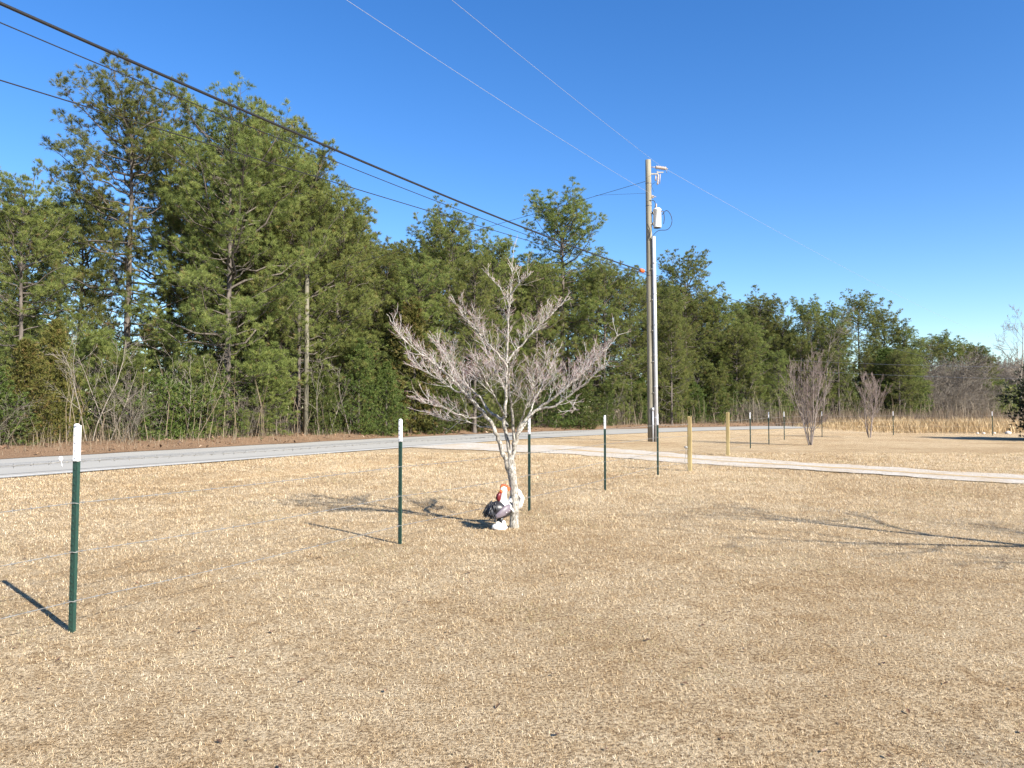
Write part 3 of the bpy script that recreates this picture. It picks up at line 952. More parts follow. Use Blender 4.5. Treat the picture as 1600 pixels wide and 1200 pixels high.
# young pines and cedars on the edge of the wood: (px, base distance, height, proto, width, label)
EDGE = [
    (36, 28.5, 4.2, 'bronze', 1.25, 'bronze green cedar spreading over the verge, broadest of the cedars by the road'),
    (-20, 27.0, 3.4, 'cone', 1.3, 'low olive cedar cut by the picture edge next to the bronze cedar'),
    (88, 30.5, 5.2, 'bronze', 0.9, 'bronze cedar standing behind the white tipped post top'),
    (262, 33.5, 2.6, 'round', 1.0, 'dense dark green cedar bush low in the brush between pine stems'),
    (312, 36.5, 3.0, 'round', 1.1, 'green bush in deep shade under the broadest pine'),
    (205, 34.5, 3.9, 'cone', 0.8, 'small cedar behind the tangle of bare saplings'),
    (604, 43.0, 4.2, 'cone', 0.95, 'bright green cone cedar by the road near the second fence post'),
    (648, 46.0, 8.4, 'bronze', 1.0, 'tall rusty tipped cedar behind the outstretched dogwood limb'),
    (682, 46.5, 5.0, 'column', 1.3, 'dark full cedar behind the lower dogwood limbs'),
    (738, 50.0, 5.2, 'column', 1.3, 'dark full cedar right behind the dogwood trunk fork'),
    (560, 42.0, 5.5, 'column', 1.0, 'shaded cedar between the stub pole and the bright cone cedar'),
    (505, 40.5, 3.6, 'column', 0.9, 'shaded cedar close beside the stub pole'),
    (800, 54.0, 4.6, 'column', 1.3, 'dark cedar seen through the dogwood crown'),
    (868, 57.5, 4.2, 'cone', 1.25, 'dark green cedar under the long dogwood limb, across the road'),
    (908, 59.0, 4.6, 'cone', 1.3, 'full green cedar across the road beside the grey diamond sign'),
    (948, 63.0, 4.0, 'column', 0.9, 'thin cedar just behind the grey diamond sign'),
    (1002, 68.0, 4.4, 'cone', 1.0, 'green cedar at the foot of the utility pole, across the road'),
    (1038, 70.5, 4.6, 'cone', 1.0, 'green cedar across the road between pole conduit and first wooden post'),
    (1083, 73.0, 4.2, 'cone', 1.2, 'green cedar across the road above the first wooden gate post'),
    (1108, 75.0, 3.4, 'round', 1.1, 'round cedar across the road between the two wooden posts'),
    (1140, 77.5, 5.0, 'cone', 1.0, 'dark cedar across the road above the second wooden post'),
    (1180, 81.0, 4.5, 'cone', 1.1, 'green cedar across the road behind the near row of far posts'),
    (1216, 84.0, 4.2, 'cone', 1.2, 'green cedar across the road next to the larger bare shrub'),
    (1385, 92.0, 9.0, 'column', 1.5, 'bright green cedar with layered boughs in the far clump'),
    (1420, 93.0, 7.0, 'cone', 1.3, 'green cedar at the corner of the far clump over the tan grass'),
    (1325, 90.0, 5.0, 'cone', 1.2, 'shaded cedar behind the stems of the smaller bare shrub'),
    (1535, 118.0, 6.0, 'cone', 1.2, 'distant cedar below the outermost pine'),
]
for i, (px, D, H, kd, wd, lb) in enumerate(EDGE):
    x = (px - 800) / F * D
    place(CEDAR[kd], 'cedar_tree', x, D, H, lb, 'cedar tree', 'cedars along the edge of the wood', rz=i * 1.3, wide=wd)

YOUNG = [
    (200, 32.8, 4.6, 1.1, 'young pine with bright drooping needles above the tangled saplings'),
    (150, 33.5, 5.6, 1.1, 'young pine rising in the brush behind the first fence post'),
    (315, 35.0, 4.4, 1.0, 'sparse young pine with yellowish needles among bare stems'),
    (378, 36.6, 1.7, 1.25, 'squat pine seedling on the verge, yellow green, under the broadest pine'),
    (432, 38.0, 3.4, 1.2, 'young pine with rusty lower twigs left of the stub pole'.replace('left of', 'next to')),
    (410, 38.0, 5.5, 1.2, 'taller young pine behind the squat pine seedling'),
    (545, 42.5, 6.0, 1.2, 'young pine with feathery boughs past the stub pole'),
    (975, 66.5, 4.6, 1.1, 'young yellow green pine above the grey diamond sign'),
    (1060, 71.0, 6.2, 1.2, 'young pine with yellowish boughs beside the utility pole base'),
    (1118, 74.0, 5.6, 1.2, 'young pine between the wooden gate posts, across the road'),
    (1165, 79.0, 6.5, 1.2, 'young pine behind the second wooden gate post'),
    (1205, 83.0, 6.0, 1.2, 'young pine across the road near the far fence corner'),
    (1128, 70.5, 0.9, 1.5, 'tiny yellow green pine seedling on the bank between the wooden posts'),
]
for i, (px, D, H, wd, lb) in enumerate(YOUNG):
    place(PINE['young'], 'young_pine', (px - 800) / F * D, D, H, lb, 'pine tree', 'young pines on the bank', rz=i * 0.9, wide=wd)

# bare saplings and brush on the bank
SAP = [(97, 29.6, 4.8, 'slim'), (137, 30.5, 5.2, 'forked'), (163, 31.2, 4.4, 'forked'), (178, 31.5, 3.6, 'slim'), (193, 32.0, 3.2, 'slim'), (204, 32.0, 3.4, 'slim'), (216, 32.3, 3.0, 'slim'), (236, 32.8, 3.6, 'slim'),
       (288, 34.2, 4.6, 'forked'), (304, 34.6, 4.4, 'slim'), (318, 35.0, 4.8, 'forked'), (328, 35.2, 3.8, 'slim'), (342, 35.8, 3.6, 'slim'), (497, 40.0, 4.6, 'forked'), (514, 40.4, 4.0, 'slim'), (524, 40.8, 5.0, 'slim'), (546, 41.2, 4.4, 'forked'),
       (955, 64, 5.0, 'slim'), (1020, 69, 5.5, 'forked'), (1098, 74, 5.0, 'slim'), (1153, 78, 6.0, 'forked'), (1178, 80, 5.0, 'slim'), (1250, 86, 7.5, 'forked'), (1310, 89, 7.0, 'slim'), (1330, 90, 8.0, 'slim'), (1364, 91, 7.0, 'forked')]
for i, (px, D, H, kd) in enumerate(SAP):
    place(BARE[kd], 'bare_sapling', (px - 800) / F * D, D + 0.2, H, 'thin bare grey sapling standing in the brush at the edge of the wood', 'sapling', 'bare saplings along the edge of the wood', rz=i * 1.9, names=('trunk', 'twigs'))
br_r = np.random.default_rng(55)
for i in range(46):
    j = br_r.integers(24, len(far) - 34)
    f = br_r.random(); p = far[j] * (1 - f) + far[j + 1] * f + nrm[j] * (2.6 + 3.0 * br_r.random())
    px = 800 + F * p[0] / max(p[1], 1)
    if p[1] < 24 or px < -40 or px > 1440:
        continue
    place(BARE['brushy'], 'bare_bush', p[0], p[1], 1.4 + 1.5 * br_r.random(), 'low tangle of leafless brown brush on the bank across the road', 'bush', 'leafless bushes on the bank', rz=i * 1.1, wide=1.2, names=('stems', 'twigs'))

for px, top, D, lb in ((160, 400, 50, 'bare grey hardwood crown showing between the giant pines'), (120, 430, 56, 'second bare hardwood behind the pine at the end of the wood'), (1284, 505, 86, 'slender pale barked bare tree behind the larger bare shrub'), (1592, 492, 128, 'tall leafless tree cut by the picture edge above the brown hill')):
    x, y, H = tall_at(px, top, D)
    place(BARE['tall'], 'bare_tree', x, y, H, lb, 'tree', 'bare hardwoods', names=('trunk', 'twigs'), rz=px * 0.7, wide=0.8)
TH = [(1438, 560, 104), (1456, 545, 108), (1474, 534, 112), (1492, 538, 112), (1508, 545, 114), (1524, 560, 116), (1542, 578, 118), (1448, 590, 100), (1480, 585, 102), (1512, 590, 104), (1545, 600, 110), (1425, 600, 98), (1465, 552, 118), (1484, 548, 120), (1502, 556, 121), (1520, 572, 123), (1440, 575, 112), (1495, 575, 108), (1530, 590, 113), (1550, 588, 122), (1460, 572, 104)]
for i, (px, top, D) in enumerate(TH):
    x, y, H = tall_at(px, top + 22, D)
    place(BARE['thicket'], 'bare_tree', x, y, H, 'grey brown leafless tree massed in the thicket behind the tan grass', 'tree', 'leafless thicket trees', names=('trunk', 'twigs'), rz=i * 1.4, wide=1.25)

# far wooded hill on the horizon
hill = MB()
hx = np.linspace(-1, 1, 40); hy = np.linspace(-1, 1, 14)
HX, HY = np.meshgrid(hx, hy)
HZ = 13 * np.clip(1 - HX ** 2, 0, 1) ** 0.8 * np.clip(1 - HY ** 2, 0, 1) - 0.5
hv = np.stack((330 + HX * 150, 360 + HY * 60 + HX * 40, HZ), -1).reshape(-1, 3)
hill.add(hv, None, [(a * 40 + b, a * 40 + b + 1, (a + 1) * 40 + b + 1, (a + 1) * 40 + b) for a in range(13) for b in range(39)])
M_HILL = mat_plain('leafless_hill', (0.13, 0.10, 0.085), (0.085, 0.065, 0.055), 0.3, 1.0, 0, 0, 0.8, 1.0)
hill.build('hill', M_HILL, kind='structure')
hr = np.random.default_rng(91)
for i in range(34):
    px = 1545 + 75 * hr.random(); D = 235 + 90 * hr.random()
    top = 578 - 14 * min(1, (px - 1545) / 40) + 14 * hr.random()
    x, y, H = tall_at(px, top, D)
    place(BARE['thicket'], 'bare_tree', x, y, H, 'leafless tree in the far brown wood on the horizon', 'tree', 'leafless trees on the horizon', names=('trunk', 'twigs'), rz=i * 2.2, wide=1.2)

# undergrowth of weeds and stems along the bank
ug = MB(); r = np.random.default_rng(61)
n = 30000
i = r.integers(0, 120, n); off = 0.55 + 6.0 * r.random(n) ** 1.2
q = fs[i] + (fs[i + 1] - fs[i]) * r.random((n, 1)) + fn[i] * off[:, None]
z = np.interp(off, [p[0] for p in prof], [p[1] for p in prof])
hgt = (0.18 + 1.1 * r.random(n) ** 2.2) * (0.55 + 0.55 * np.sin(q[:, 0] * 0.9) * np.sin(q[:, 1] * 0.6) + 0.35) * np.clip((off - 0.9) / 1.6, 0.35, 1)
P0 = np.column_stack((q, z)); az = r.random(n) * 6.28
dirn = np.stack((np.cos(az) * 0.25, np.sin(az) * 0.25, np.ones(n)), -1) + r.normal(size=(n, 3)) * 0.14
sd = np.stack((-np.sin(az), np.cos(az), np.zeros(n)), -1) * (0.005 + 0.006 * r.random((n, 1)))
V = np.stack((P0 - sd, P0 + sd, P0 + dirn * hgt[:, None]), 1)
b = np.arange(n) * 3
ug.add(V.reshape(-1, 3), np.stack((b, b + 1, b + 2), -1), None, np.repeat(r.random(n), 3))
n = 1500
i = r.integers(0, 110, n); off = 1.8 + 4.5 * r.random(n)
q = fs[i] + (fs[i + 1] - fs[i]) * r.random((n, 1)) + fn[i] * off[:, None]
hg = 1.0 + 3.2 * r.random(n) ** 1.8
P0 = np.column_stack((q, np.full(n, 0.15)))
for p_, h_ in zip(P0, hg):
    m1 = p_ + np.array((r.normal() * 0.08, r.normal() * 0.08, 0.5)) * h_ * (1, 1, 1)
    e1 = m1 + np.array((r.normal() * 0.12, r.normal() * 0.12, 0.5)) * h_
    ug.tube(np.array((p_, m1, e1)), (0.004 + 0.004 * h_, 0.004 + 0.002 * h_, 0.003), 3, tint=0.45 + 0.5 * r.random())
ug.build('undergrowth', M_WEED, kind='stuff', smooth=False)

# broomsedge field beyond the far fence
bs = MB(); r = np.random.default_rng(62)
n = 30000
Y = 49.5 + 20 * r.random(n); X = 25.5 + 0.06 * (Y - 49) + 34 * r.random(n) + 3 * r.normal(size=n) * 0.3
hh = (0.5 + 0.55 * r.random(n)) * np.clip((X - 24.3) / 5, 0.25, 1) * np.clip((Y - 48.6) / 2.0, 0.45, 1) * (0.82 + 0.28 * np.sin(X * 1.7) * np.sin(Y * 1.3) + 0.15 * np.sin(X * 0.6 + 1))
P0 = np.column_stack((X, Y, np.zeros(n))); az = r.random(n) * 6.28
dirn = np.stack((np.cos(az) * 0.22, np.sin(az) * 0.22, np.ones(n)), -1)
sd = np.stack((-np.sin(az), np.cos(az), np.zeros(n)), -1) * (0.010 + 0.010 * r.random((n, 1)))
V = np.stack((P0 - sd * 0.6, P0 + sd * 0.6, P0 + dirn * hh[:, None] * 0.6 + sd, P0 + dirn * hh[:, None] + np.stack((np.cos(az), np.sin(az), np.zeros(n)), -1) * 0.12, P0 + dirn * hh[:, None] * 0.6 - sd), 1)
b = np.arange(n) * 5
bs.add(V.reshape(-1, 3), np.stack((b + 2, b + 3, b + 4), -1), np.stack((b, b + 1, b + 2, b + 4), -1), np.repeat(r.random(n), 5))
bs.build('tall_grass', M_SEDGE, kind='stuff', smooth=False)
# weedy brush behind it, darker
bw = MB(); r = np.random.default_rng(63); n = 9000
Y = 70 + 24 * r.random(n); X = 25 + 0.3 * (Y - 70) + 44 * r.random(n)
hh = 0.7 + 1.2 * r.random(n)
P0 = np.column_stack((X, Y, np.zeros(n))); az = r.random(n) * 6.28
sd = np.stack((np.cos(az), np.sin(az), np.zeros(n)), -1) * 0.03
tip = P0 + np.column_stack((r.normal(size=n) * 0.25, r.normal(size=n) * 0.25, hh))
b = np.arange(n) * 3
bw.add(np.stack((P0 - sd, P0 + sd, tip), 1).reshape(-1, 3), np.stack((b, b + 1, b + 2), -1), None, np.repeat(r.random(n) * 0.6, 3))
bw.build('dry_brush', M_WEED, kind='stuff', smooth=False)
# rubble line at its foot
for i, (px, py, s, lb) in enumerate(((1532, 676, 0.21, 'white rock lying at the foot of the tan grass'), (1500, 676, 0.11, 'small grey stone at the foot of the tan grass'), (1476, 675, 0.09, 'dull lump of rubble next to the small grey stone'), (1404, 670, 0.10, 'pale stone by the near end of the tan grass'))):
    p = gnd(px, py); m = MB()
    m.ell((0, 0, s * 0.35), (s, s * 0.7, s * 0.55), 10, 7, jit=0.09, seed=i)
    o = m.build('rock', M_ROCK, loc=Vector((p[0], 48.6 + 0.3 * i, 0)))
    tag(o, lb, 'rock', 'rubble by the tan grass')

# ------------------------------------------------------------------ the bare dogwood on the lawn
DOG = np.array((gnd(803, 823)[0], gnd(803, 823)[1], 0.0))
dt = empty('dogwood_tree', (DOG[0], DOG[1], float(gz(DOG[0], DOG[1]))), 'bare pale grey dogwood with low forked limbs standing on the lawn beside the rooster statue', 'tree')
DD = DOG[1]
tkb = MB(); twb = MB()
dr = np.random.default_rng(101)


def limb(pts, r0, r1, depth=0.0, n=3, twig=1.0, first=0.35, sub=11, upb=0.5):
    """one hand laid limb (photograph pixels at the tree's distance) swinging towards or away from the camera"""
    P = []
    m = len(pts)
    for i, (a, b) in enumerate(pts):
        f = i / (m - 1)
        P.append(at(a, b, DD + depth * f) - DOG)
    P = resample(catmull(np.array(P), 6), 6 * (m - 1) + 1)
    k = len(P)
    s = np.linspace(0, 1, k)
    P[1:-1] += dr.normal(size=(k - 2, 3)) * 0.006
    rad = r0 + (r1 - r0) * s ** 0.8
    tkb.tube(P, rad, 8 if r0 > 0.02 else 5)
    Lt = np.linalg.norm(np.diff(P, axis=0), axis=1).sum()
    tang = unit(np.gradient(P, axis=0))
    sub = int(sub * 0.9)
    for i in range(sub):
        f = first + (0.90 - first) * (i + 0.2 + 0.6 * dr.random()) / sub
        q = np.array([np.interp(f, s, P[:, c]) for c in range(3)]); tq = unit(np.array([np.interp(f, s, tang[:, c]) for c in range(3)]))
        lat = unit(np.cross(tq, (0, 0, 1)) + 1e-6) * (1 if i % 2 else -1)
        upv = unit(np.cross(lat, tq)); upv = upv if upv[2] > 0 else -upv
        d = tq * 0.85 + lat * (0.25 + 0.6 * dr.random()) + upv * (upb * 0.75 * dr.random() + 0.02)
        L = (0.28 + 0.44 * dr.random()) * twig * (1.15 - 0.85 * f) * min(1.25, 0.55 + 0.5 * Lt)
        grow(tkb, twb, q, d, L, max(0.0040, min(0.0075, np.interp(f, s, rad) * 0.34)), 2, dr, 0.22, 7, 0.08, 0.54, 0.55, 1.0, 0.0014, 0.15, 0.5)
    # twigs straight off the limb
    for i in range(int(sub * 1.3)):
        f = first + (1 - first) * dr.random()
        q = np.array([np.interp(f, s, P[:, c]) for c in range(3)]); tq = unit(np.array([np.interp(f, s, tang[:, c]) for c in range(3)]))
        d = tq * 0.7 + dr.normal(size=3) * 0.55 + np.array((0, 0, 0.35))
        grow(tkb, twb, q, d, 0.12 + 0.22 * dr.random(), 0.0032, 1, dr, 0.35, 3, 0.12, 0.6, 0.6, 0.9, 0.0020, 0.2, 0.3)


# trunk with root flare
tp = np.array([at(a, b, DD) - DOG for a, b in ((803.5, 826), (803.3, 812), (803.8, 790), (803.6, 770), (801, 748), (799, 730), (797, 714))])
tkb.tube(catmull(tp, 5), np.interp(np.linspace(0, 1, 31), [0, 0.06, 0.2, 0.6, 0.85, 1], [0.080, 0.068, 0.060, 0.056, 0.064, 0.050]), 14)
limb([(795, 734), (784, 700), (772, 668), (757, 646), (729, 615), (698, 583), (659, 552), (631, 529), (616, 506), (604, 489)], 0.038, 0.004, -0.35, first=0.38, sub=17)
limb([(798, 722), (794, 690), (788, 662), (789, 640), (791, 606), (792, 556), (796, 478), (801, 420), (802, 392)], 0.030, 0.004, 0.05, first=0.55, sub=11, twig=0.55, upb=0.8)
limb([(799, 728), (803, 706), (808, 678), (817, 660), (830, 647), (845, 635), (874, 613), (909, 582), (945, 545), (968, 521)], 0.034, 0.004, 0.30, first=0.42, sub=17)
limb([(792, 664), (785, 655), (774, 648), (762, 640), (752, 622), (735, 606), (712, 580), (693, 548), (668, 520)], 0.026, 0.004, 0.75, first=0.35, sub=13)
limb([(803, 700), (802, 668), (800, 640), (797, 618), (794, 590), (800, 566), (808, 545)], 0.026, 0.004, -0.7, first=0.4, sub=11)
limb([(843, 638), (868, 632), (896, 612), (922, 590), (948, 566)], 0.020, 0.003, -0.35, first=0.2, sub=12, twig=0.8)
limb([(792, 572), (780, 554), (764, 537), (741, 510), (717, 482), (704, 458)], 0.020, 0.003, -0.30, first=0.15, sub=14, twig=0.8)
limb([(792, 566), (803, 550), (819, 533), (838, 512), (858, 493), (872, 479), (884, 468)], 0.019, 0.003, 0.30, first=0.15, sub=13, twig=0.7)
limb([(797, 478), (789, 462), (780, 448), (766, 432), (752, 418)], 0.011, 0.003, 0.12, first=0.35, sub=4, twig=0.4)
limb([(800, 458), (808, 446), (818, 436), (830, 424)], 0.009, 0.003, -0.12, first=0.3, sub=4, twig=0.45)
limb([(757, 646), (742, 652), (722, 648), (690, 635), (668, 629), (650, 622)], 0.016, 0.003, -0.45, first=0.2, sub=12, twig=0.6, upb=0.3)
limb([(772, 668), (750, 664), (720, 655), (695, 655), (662, 640)], 0.012, 0.003, 0.5, first=0.3, sub=9, twig=0.55, upb=0.3)
limb([(729, 615), (706, 606), (680, 588), (655, 572), (636, 556)], 0.015, 0.003, 0.5, first=0.15, sub=12, twig=0.7)
limb([(808, 678), (824, 655), (836, 622), (850, 596), (862, 566), (872, 548)], 0.020, 0.003, 0.95, first=0.3, sub=12, twig=0.85)
limb([(803, 690), (812, 662), (820, 640), (832, 610), (844, 580), (852, 556)], 0.018, 0.003, -0.9, first=0.35, sub=11, twig=0.85)
limb([(790, 650), (780, 632), (766, 606), (752, 578), (742, 556)], 0.018, 0.003, -0.9, first=0.3, sub=12, twig=0.9)
limb([(791, 620), (784, 596), (770, 570), (760, 548)], 0.014, 0.003, 0.9, first=0.25, sub=10, twig=0.9)
limb([(874, 613), (884, 622), (898, 636), (890, 642)], 0.008, 0.003, -0.25, first=0.3, sub=4, twig=0.4, upb=0.2)
tkb.build('trunk', M_DBARK, dt)
twb.build('twigs', M_DTWIG, dt)

# ------------------------------------------------------------------ bare shrubs on the lawn
r_sh1 = make_bare(31, 3.9, 7, 3, 0.27, 8, M_MTWIG, M_MTWIG, 0.038, 0.46, 0.5, 0.0055, 0.5, 0.7, 0.16)
r_sh2 = make_bare(32, 3.6, 5, 3, 0.26, 8, M_MTWIG, M_MTWIG, 0.036, 0.46, 0.5, 0.0055, 0.45, 0.7, 0.18)
p = gnd(1266, 696)
place(r_sh1, 'bare_shrub', p[0], p[1], 3.7, 'larger many stemmed bare shrub with reddish twigs on the lawn past the driveway', 'shrub', 'bare shrubs on the far lawn', 0.4, 0.85, names=('stems', 'twigs'))
p = gnd(1359, 684)
place(r_sh2, 'bare_shrub', p[0], p[1], 3.5, 'smaller bare shrub forked low, standing nearer the far fence', 'shrub', 'bare shrubs on the far lawn', 2.0, 0.85, names=('stems', 'twigs'))

# dark evergreen at the edge of the view, and the bare yard trees that throw branch shadows on the lawn
DC = make_cedar(41, 5.0, 3.2, 'round', 9500, M_DARKCEDAR, 10, 0.30, 0.05, 0.12)
place(DC, 'evergreen_tree', 29.2, 38.2, 3.0, 'dark spreading evergreen cut by the picture edge, near the far fence', 'tree', rz=0.6, wide=1.15)
YT = make_bare(42, 6.0, 1, 3, 0.5, 9, M_GTWIG, M_GTWIG, 0.125, 0.52, 0.7, 0.006, 0.12, 0.4, 0.2)
for i, (x, y, H, lb) in enumerate(((9.9, 5.5, 5.8, 'bare yard tree just out of view whose branch shadows streak the lawn'), (23.2, 17.5, 5.6, 'bare yard tree beside the driveway out of view, shading the lawn past the gravel'), (10.9, -5.7, 5.8, 'bare yard tree behind the viewpoint casting thin twig shadows'))):
    place(YT, 'yard_tree', x, y, H, lb, 'tree', 'bare yard trees', rz=i * 2.0 + 0.3, names=('trunk', 'twigs'))

# ------------------------------------------------------------------ wire fences
PH = 1.49


def tpost_mesh(z0, z1, taper=False):
    """T section: broad face towards the camera, stem behind, studs down the face"""
    mb = MB()
    mb.box((0, 0, (z0 + z1) / 2), (0.046, 0.005, z1 - z0))
    mb.box((0, 0.0205, (z0 + z1) / 2), (0.005, 0.036, z1 - z0))
    z = z0 + 0.03
    while z < z1 - 0.02:
        mb.box((0, -0.005, z), (0.012, 0.0056, 0.016)); z += 0.054
    return mb


post_me = tpost_mesh(-0.05, 1.222).mesh('post_shaft', M_TGREEN, False)
cap = tpost_mesh(1.222, PH - 0.012); cap.tube([(0, 0.004, PH - 0.0125), (0, 0.004, PH)], (0.021, 0.012), 6, cap=True)
cap_me = cap.mesh('painted_tip', M_TWHITE, False)
clip = MB(); clip.tube([(-0.03, 0.012, 0), (-0.026, -0.010, 0.004), (0, -0.014, 0.004), (0.026, -0.010, 0.002), (0.03, 0.012, -0.003)], 0.0022, 5)
clip_me = clip.mesh('wire_clip', M_GALV)
STR = (0.22, 0.57, 0.92, 1.22)


def ground_pt(px, py):
    p = gnd(px, py)
    return np.array((p[0], p[1], float(gz(p[0], p[1]))))


def tpost(parent, p, rz, base, tilt=0.0):
    o = bpy.data.objects.new('t_post', post_me); COL.objects.link(o); o.parent = parent
    o.location = Vector((p - base).tolist()); o.rotation_euler = (0, tilt, rz)
    c = bpy.data.objects.new('painted_tip', cap_me); COL.objects.link(c); c.parent = o
    for z in STR:
        k = bpy.data.objects.new('wire_clip', clip_me); COL.objects.link(k); k.parent = o; k.location = (0, 0, z)
    return o


def wpost(parent, p, base, h, w, rz):
    mb = MB(); r = np.random.default_rng(int(p[0] * 100))
    a = w / 2; c = 0.012
    ring = np.array([(-a + c, -a), (a - c, -a), (a, -a + c), (a, a - c), (a - c, a), (-a + c, a), (-a, a - c), (-a, -a + c)])
    zs = [-0.05, 0.3, 0.7, 1.05, h - 0.02, h]
    V = []
    for i, z in enumerate(zs):
        k = 0.9 if i == len(zs) - 1 else 1.0
        V += [(x * k + r.normal() * 0.002, y * k + r.normal() * 0.002, z + (0.01 * r.normal() if i == 5 else 0)) for x, y in ring]
    q = [(i * 8 + j, i * 8 + (j + 1) % 8, (i + 1) * 8 + (j + 1) % 8, (i + 1) * 8 + j) for i in range(5) for j in range(8)]
    V.append((0, 0, h + 0.008))
    tr = [(len(V) - 1, 40 + j, 40 + (j + 1) % 8) for j in range(8)]
    mb.add(V, tr, q)
    o = mb.build('wooden_post', M_WOOD, parent, False)
    o.location = Vector((p - base).tolist()); o.rotation_euler = (0, 0, rz)
    return o


def strand(parent, base, pts, zs, sag, seed, barbs=True):
    r = np.random.default_rng(seed)
    P = []
    for (a, za), (b, zb) in zip(zip(pts[:-1], zs[:-1]), zip(pts[1:], zs[1:])):
        A = a + np.array((0, 0, za)); B = b + np.array((0, 0, zb))
        for t in np.linspace(0, 1, 14, endpoint=False):
            P.append(A * (1 - t) + B * t - np.array((0, 0, sag * 4 * t * (1 - t))))
    P.append(pts[-1] + np.array((0, 0, zs[-1])))
    P = np.array(P) - base
    n = max(20, int(np.linalg.norm(np.diff(P, axis=0), axis=1).sum() / 0.06))
    Pd = resample(P, min(n, 600))
    mb = MB()
    ph = np.arange(len(Pd)) * 1.3
    off = np.column_stack((np.zeros(len(Pd)), np.cos(ph), np.sin(ph))) * 0.0022
    mb.tube(Pd + off, 0.0019, 4); mb.tube(Pd - off, 0.0019, 4)
    o = mb.build('barbed_wire', M_GALV, parent)
    if barbs:
        bb = MB()
        tot = np.linalg.norm(np.diff(Pd, axis=0), axis=1).sum()
        for k in range(int(tot / 0.125)):
            f = (k + 0.5) * 0.125 / tot
            i = min(len(Pd) - 2, int(f * (len(Pd) - 1))); q = Pd[i]; t = unit(Pd[i + 1] - Pd[i])
            a = unit(np.cross(t, r.normal(size=3)))
            b_ = np.cross(t, a)
            bb.tube(np.array((q - a * 0.018 - t * 0.004, q + a * 0.018 + t * 0.004)), 0.0016, 3)
            bb.tube(np.array((q - b_ * 0.018 + t * 0.004, q + b_ * 0.018 - t * 0.004)), 0.0016, 3)
            bb.tube(np.array((q - t * 0.011, q + t * 0.011)), 0.0042, 4)
        b = bb.build('barb', M_GALV, o); b['kind'] = 'stuff'
    return o


B1 = [ground_pt(110.5, 990), ground_pt(624.5, 850), ground_pt(827, 797.5), ground_pt(945.5, 766), ground_pt(1028, 742.5)]
B0 = B1[0] + (B1[0] - B1[1]) * np.array((1, 1, 0)); B0[2] = float(gz(B0[0], B0[1]))
W1 = ground_pt(1078, 736); W2 = ground_pt(1137.5, 712)
fdir = math.atan2(-(B1[4] - B1[0])[0], (B1[4] - B1[0])[1])
base = np.array((B1[0][0], B1[0][1], 0.0))
f1 = empty('wire_fence', base, 'near barbed wire fence on white tipped green posts, ending at the driveway', 'fence')
for i, p in enumerate([B0] + B1):
    tpost(f1, p, -0.35 if i < 2 else -0.5, base, 0.010 if i == 1 else 0.0)
wp = wpost(f1, W1, base, 1.42, 0.105, -0.36)
for k, z in enumerate(STR):
    pts = [B0] + B1 + [W1]
    back = np.array((0.0, 0.0, 0.0))
    strand(f1, base, [p + np.array((0, -0.010, 0)) for p in pts], [z + 0.0 for _ in pts], 0.012 + 0.01 * (k == 1), 200 + k)
# white insulator on the top strand and a tail of wire at the wooden post
q = at(95, 717, 5.06)
ib = MB(); ib.ell(q - base, (0.014, 0.014, 0.018), 8, 6); ib.tube([q - base + np.array((0, 0, -0.01)), q - base + np.array((0.012, 0, -0.05))], 0.002, 4)
ib.build('insulator', M_TWHITE, f1)
kb = MB()
k0 = W1 - base + np.array((-0.11, -0.06, 0.62))
kb.ell(k0, (0.05, 0.03, 0.035), 8, 6, jit=0.1)
kb.tube([k0, k0 + (0.0, 0, -0.15), k0 + (-0.04, 0, -0.36), k0 + (0.05, 0, -0.60)], 0.006, 4)
kb.build('wire_tail', M_GALV, f1)

FB = [(1172.5, 700.5), (1201.5, 694.5), (1225.5, 687), (1284.5, 682.5), (1396, 680.5), (1551, 680)]
FP = [ground_pt(*b) for b in FB]
FP[5] = np.array((gnd(1551, 680)[0] , gnd(1551, 680)[1], 0.0))
FP[4] = np.array((at(1396, 680, 46.5)[0], 46.5, 0.0)); FP[5] = np.array((at(1551, 680, 45.5)[0], 45.5, 0.0))
FE = np.array((46.0, 44.0, 0.0))
base2 = np.array((W2[0], W2[1], 0.0))
f2 = empty('wire_fence', base2, 'far barbed wire fence from the second wooden post past the tan grass', 'fence')
wpost(f2, W2, base2, 1.50, 0.11, -0.40)
for p in FP + [FE]:
    tpost(f2, p, -0.5, base2)
for k, z in enumerate(STR):
    strand(f2, base2, [W2] + FP + [FE], [z] * 8, 0.02, 300 + k, barbs=False)

# ------------------------------------------------------------------ utility pole and its hardware
UP = gnd(1018.0, 690); UP[2] = 0.0
D_ = UP[1]
TOPZ = at(1010, 250, D_)[2]
up = empty('utility_pole', UP, 'tall wooden utility pole carrying a grey transformer, with a shiny conduit down one side', 'utility pole')
lean = np.array(((1011.0 - 1016.5) / F * D_ * 0.45, 0, 0))


def pz(z):
    return np.array((lean[0] * z / TOPZ, 0, z))


mb = MB()
zs = np.linspace(-0.1, TOPZ, 14)
mb.tube([pz(z) for z in zs], 0.185 - 0.045 * zs / TOPZ, 16, cap=True)
mb.build('pole_shaft', M_POLE, up)
# conduit
mb = MB(); ztop = at(1020, 371, D_)[2]
mb.tube([pz(-0.1) + (0.215, -0.225, 0), pz(5) + (0.205, -0.215, 0), pz(ztop) + (0.195, -0.205, 0)], 0.092, 12, cap=True)
for z in np.arange(1.2, ztop, 1.55):
    mb.tube([pz(z) + (0.206, -0.216, -0.03), pz(z) + (0.206, -0.216, 0.03)], 0.101, 12, cap=True)
cd = mb.build('conduit', M_CONDUIT, up)
mb = MB()
for z in np.arange(0.9, ztop, 1.55):
    mb.box(pz(z) + (0.15, -0.155, 0), (0.18, 0.18, 0.035))
mb.build('standoff', M_GALV, cd, False)
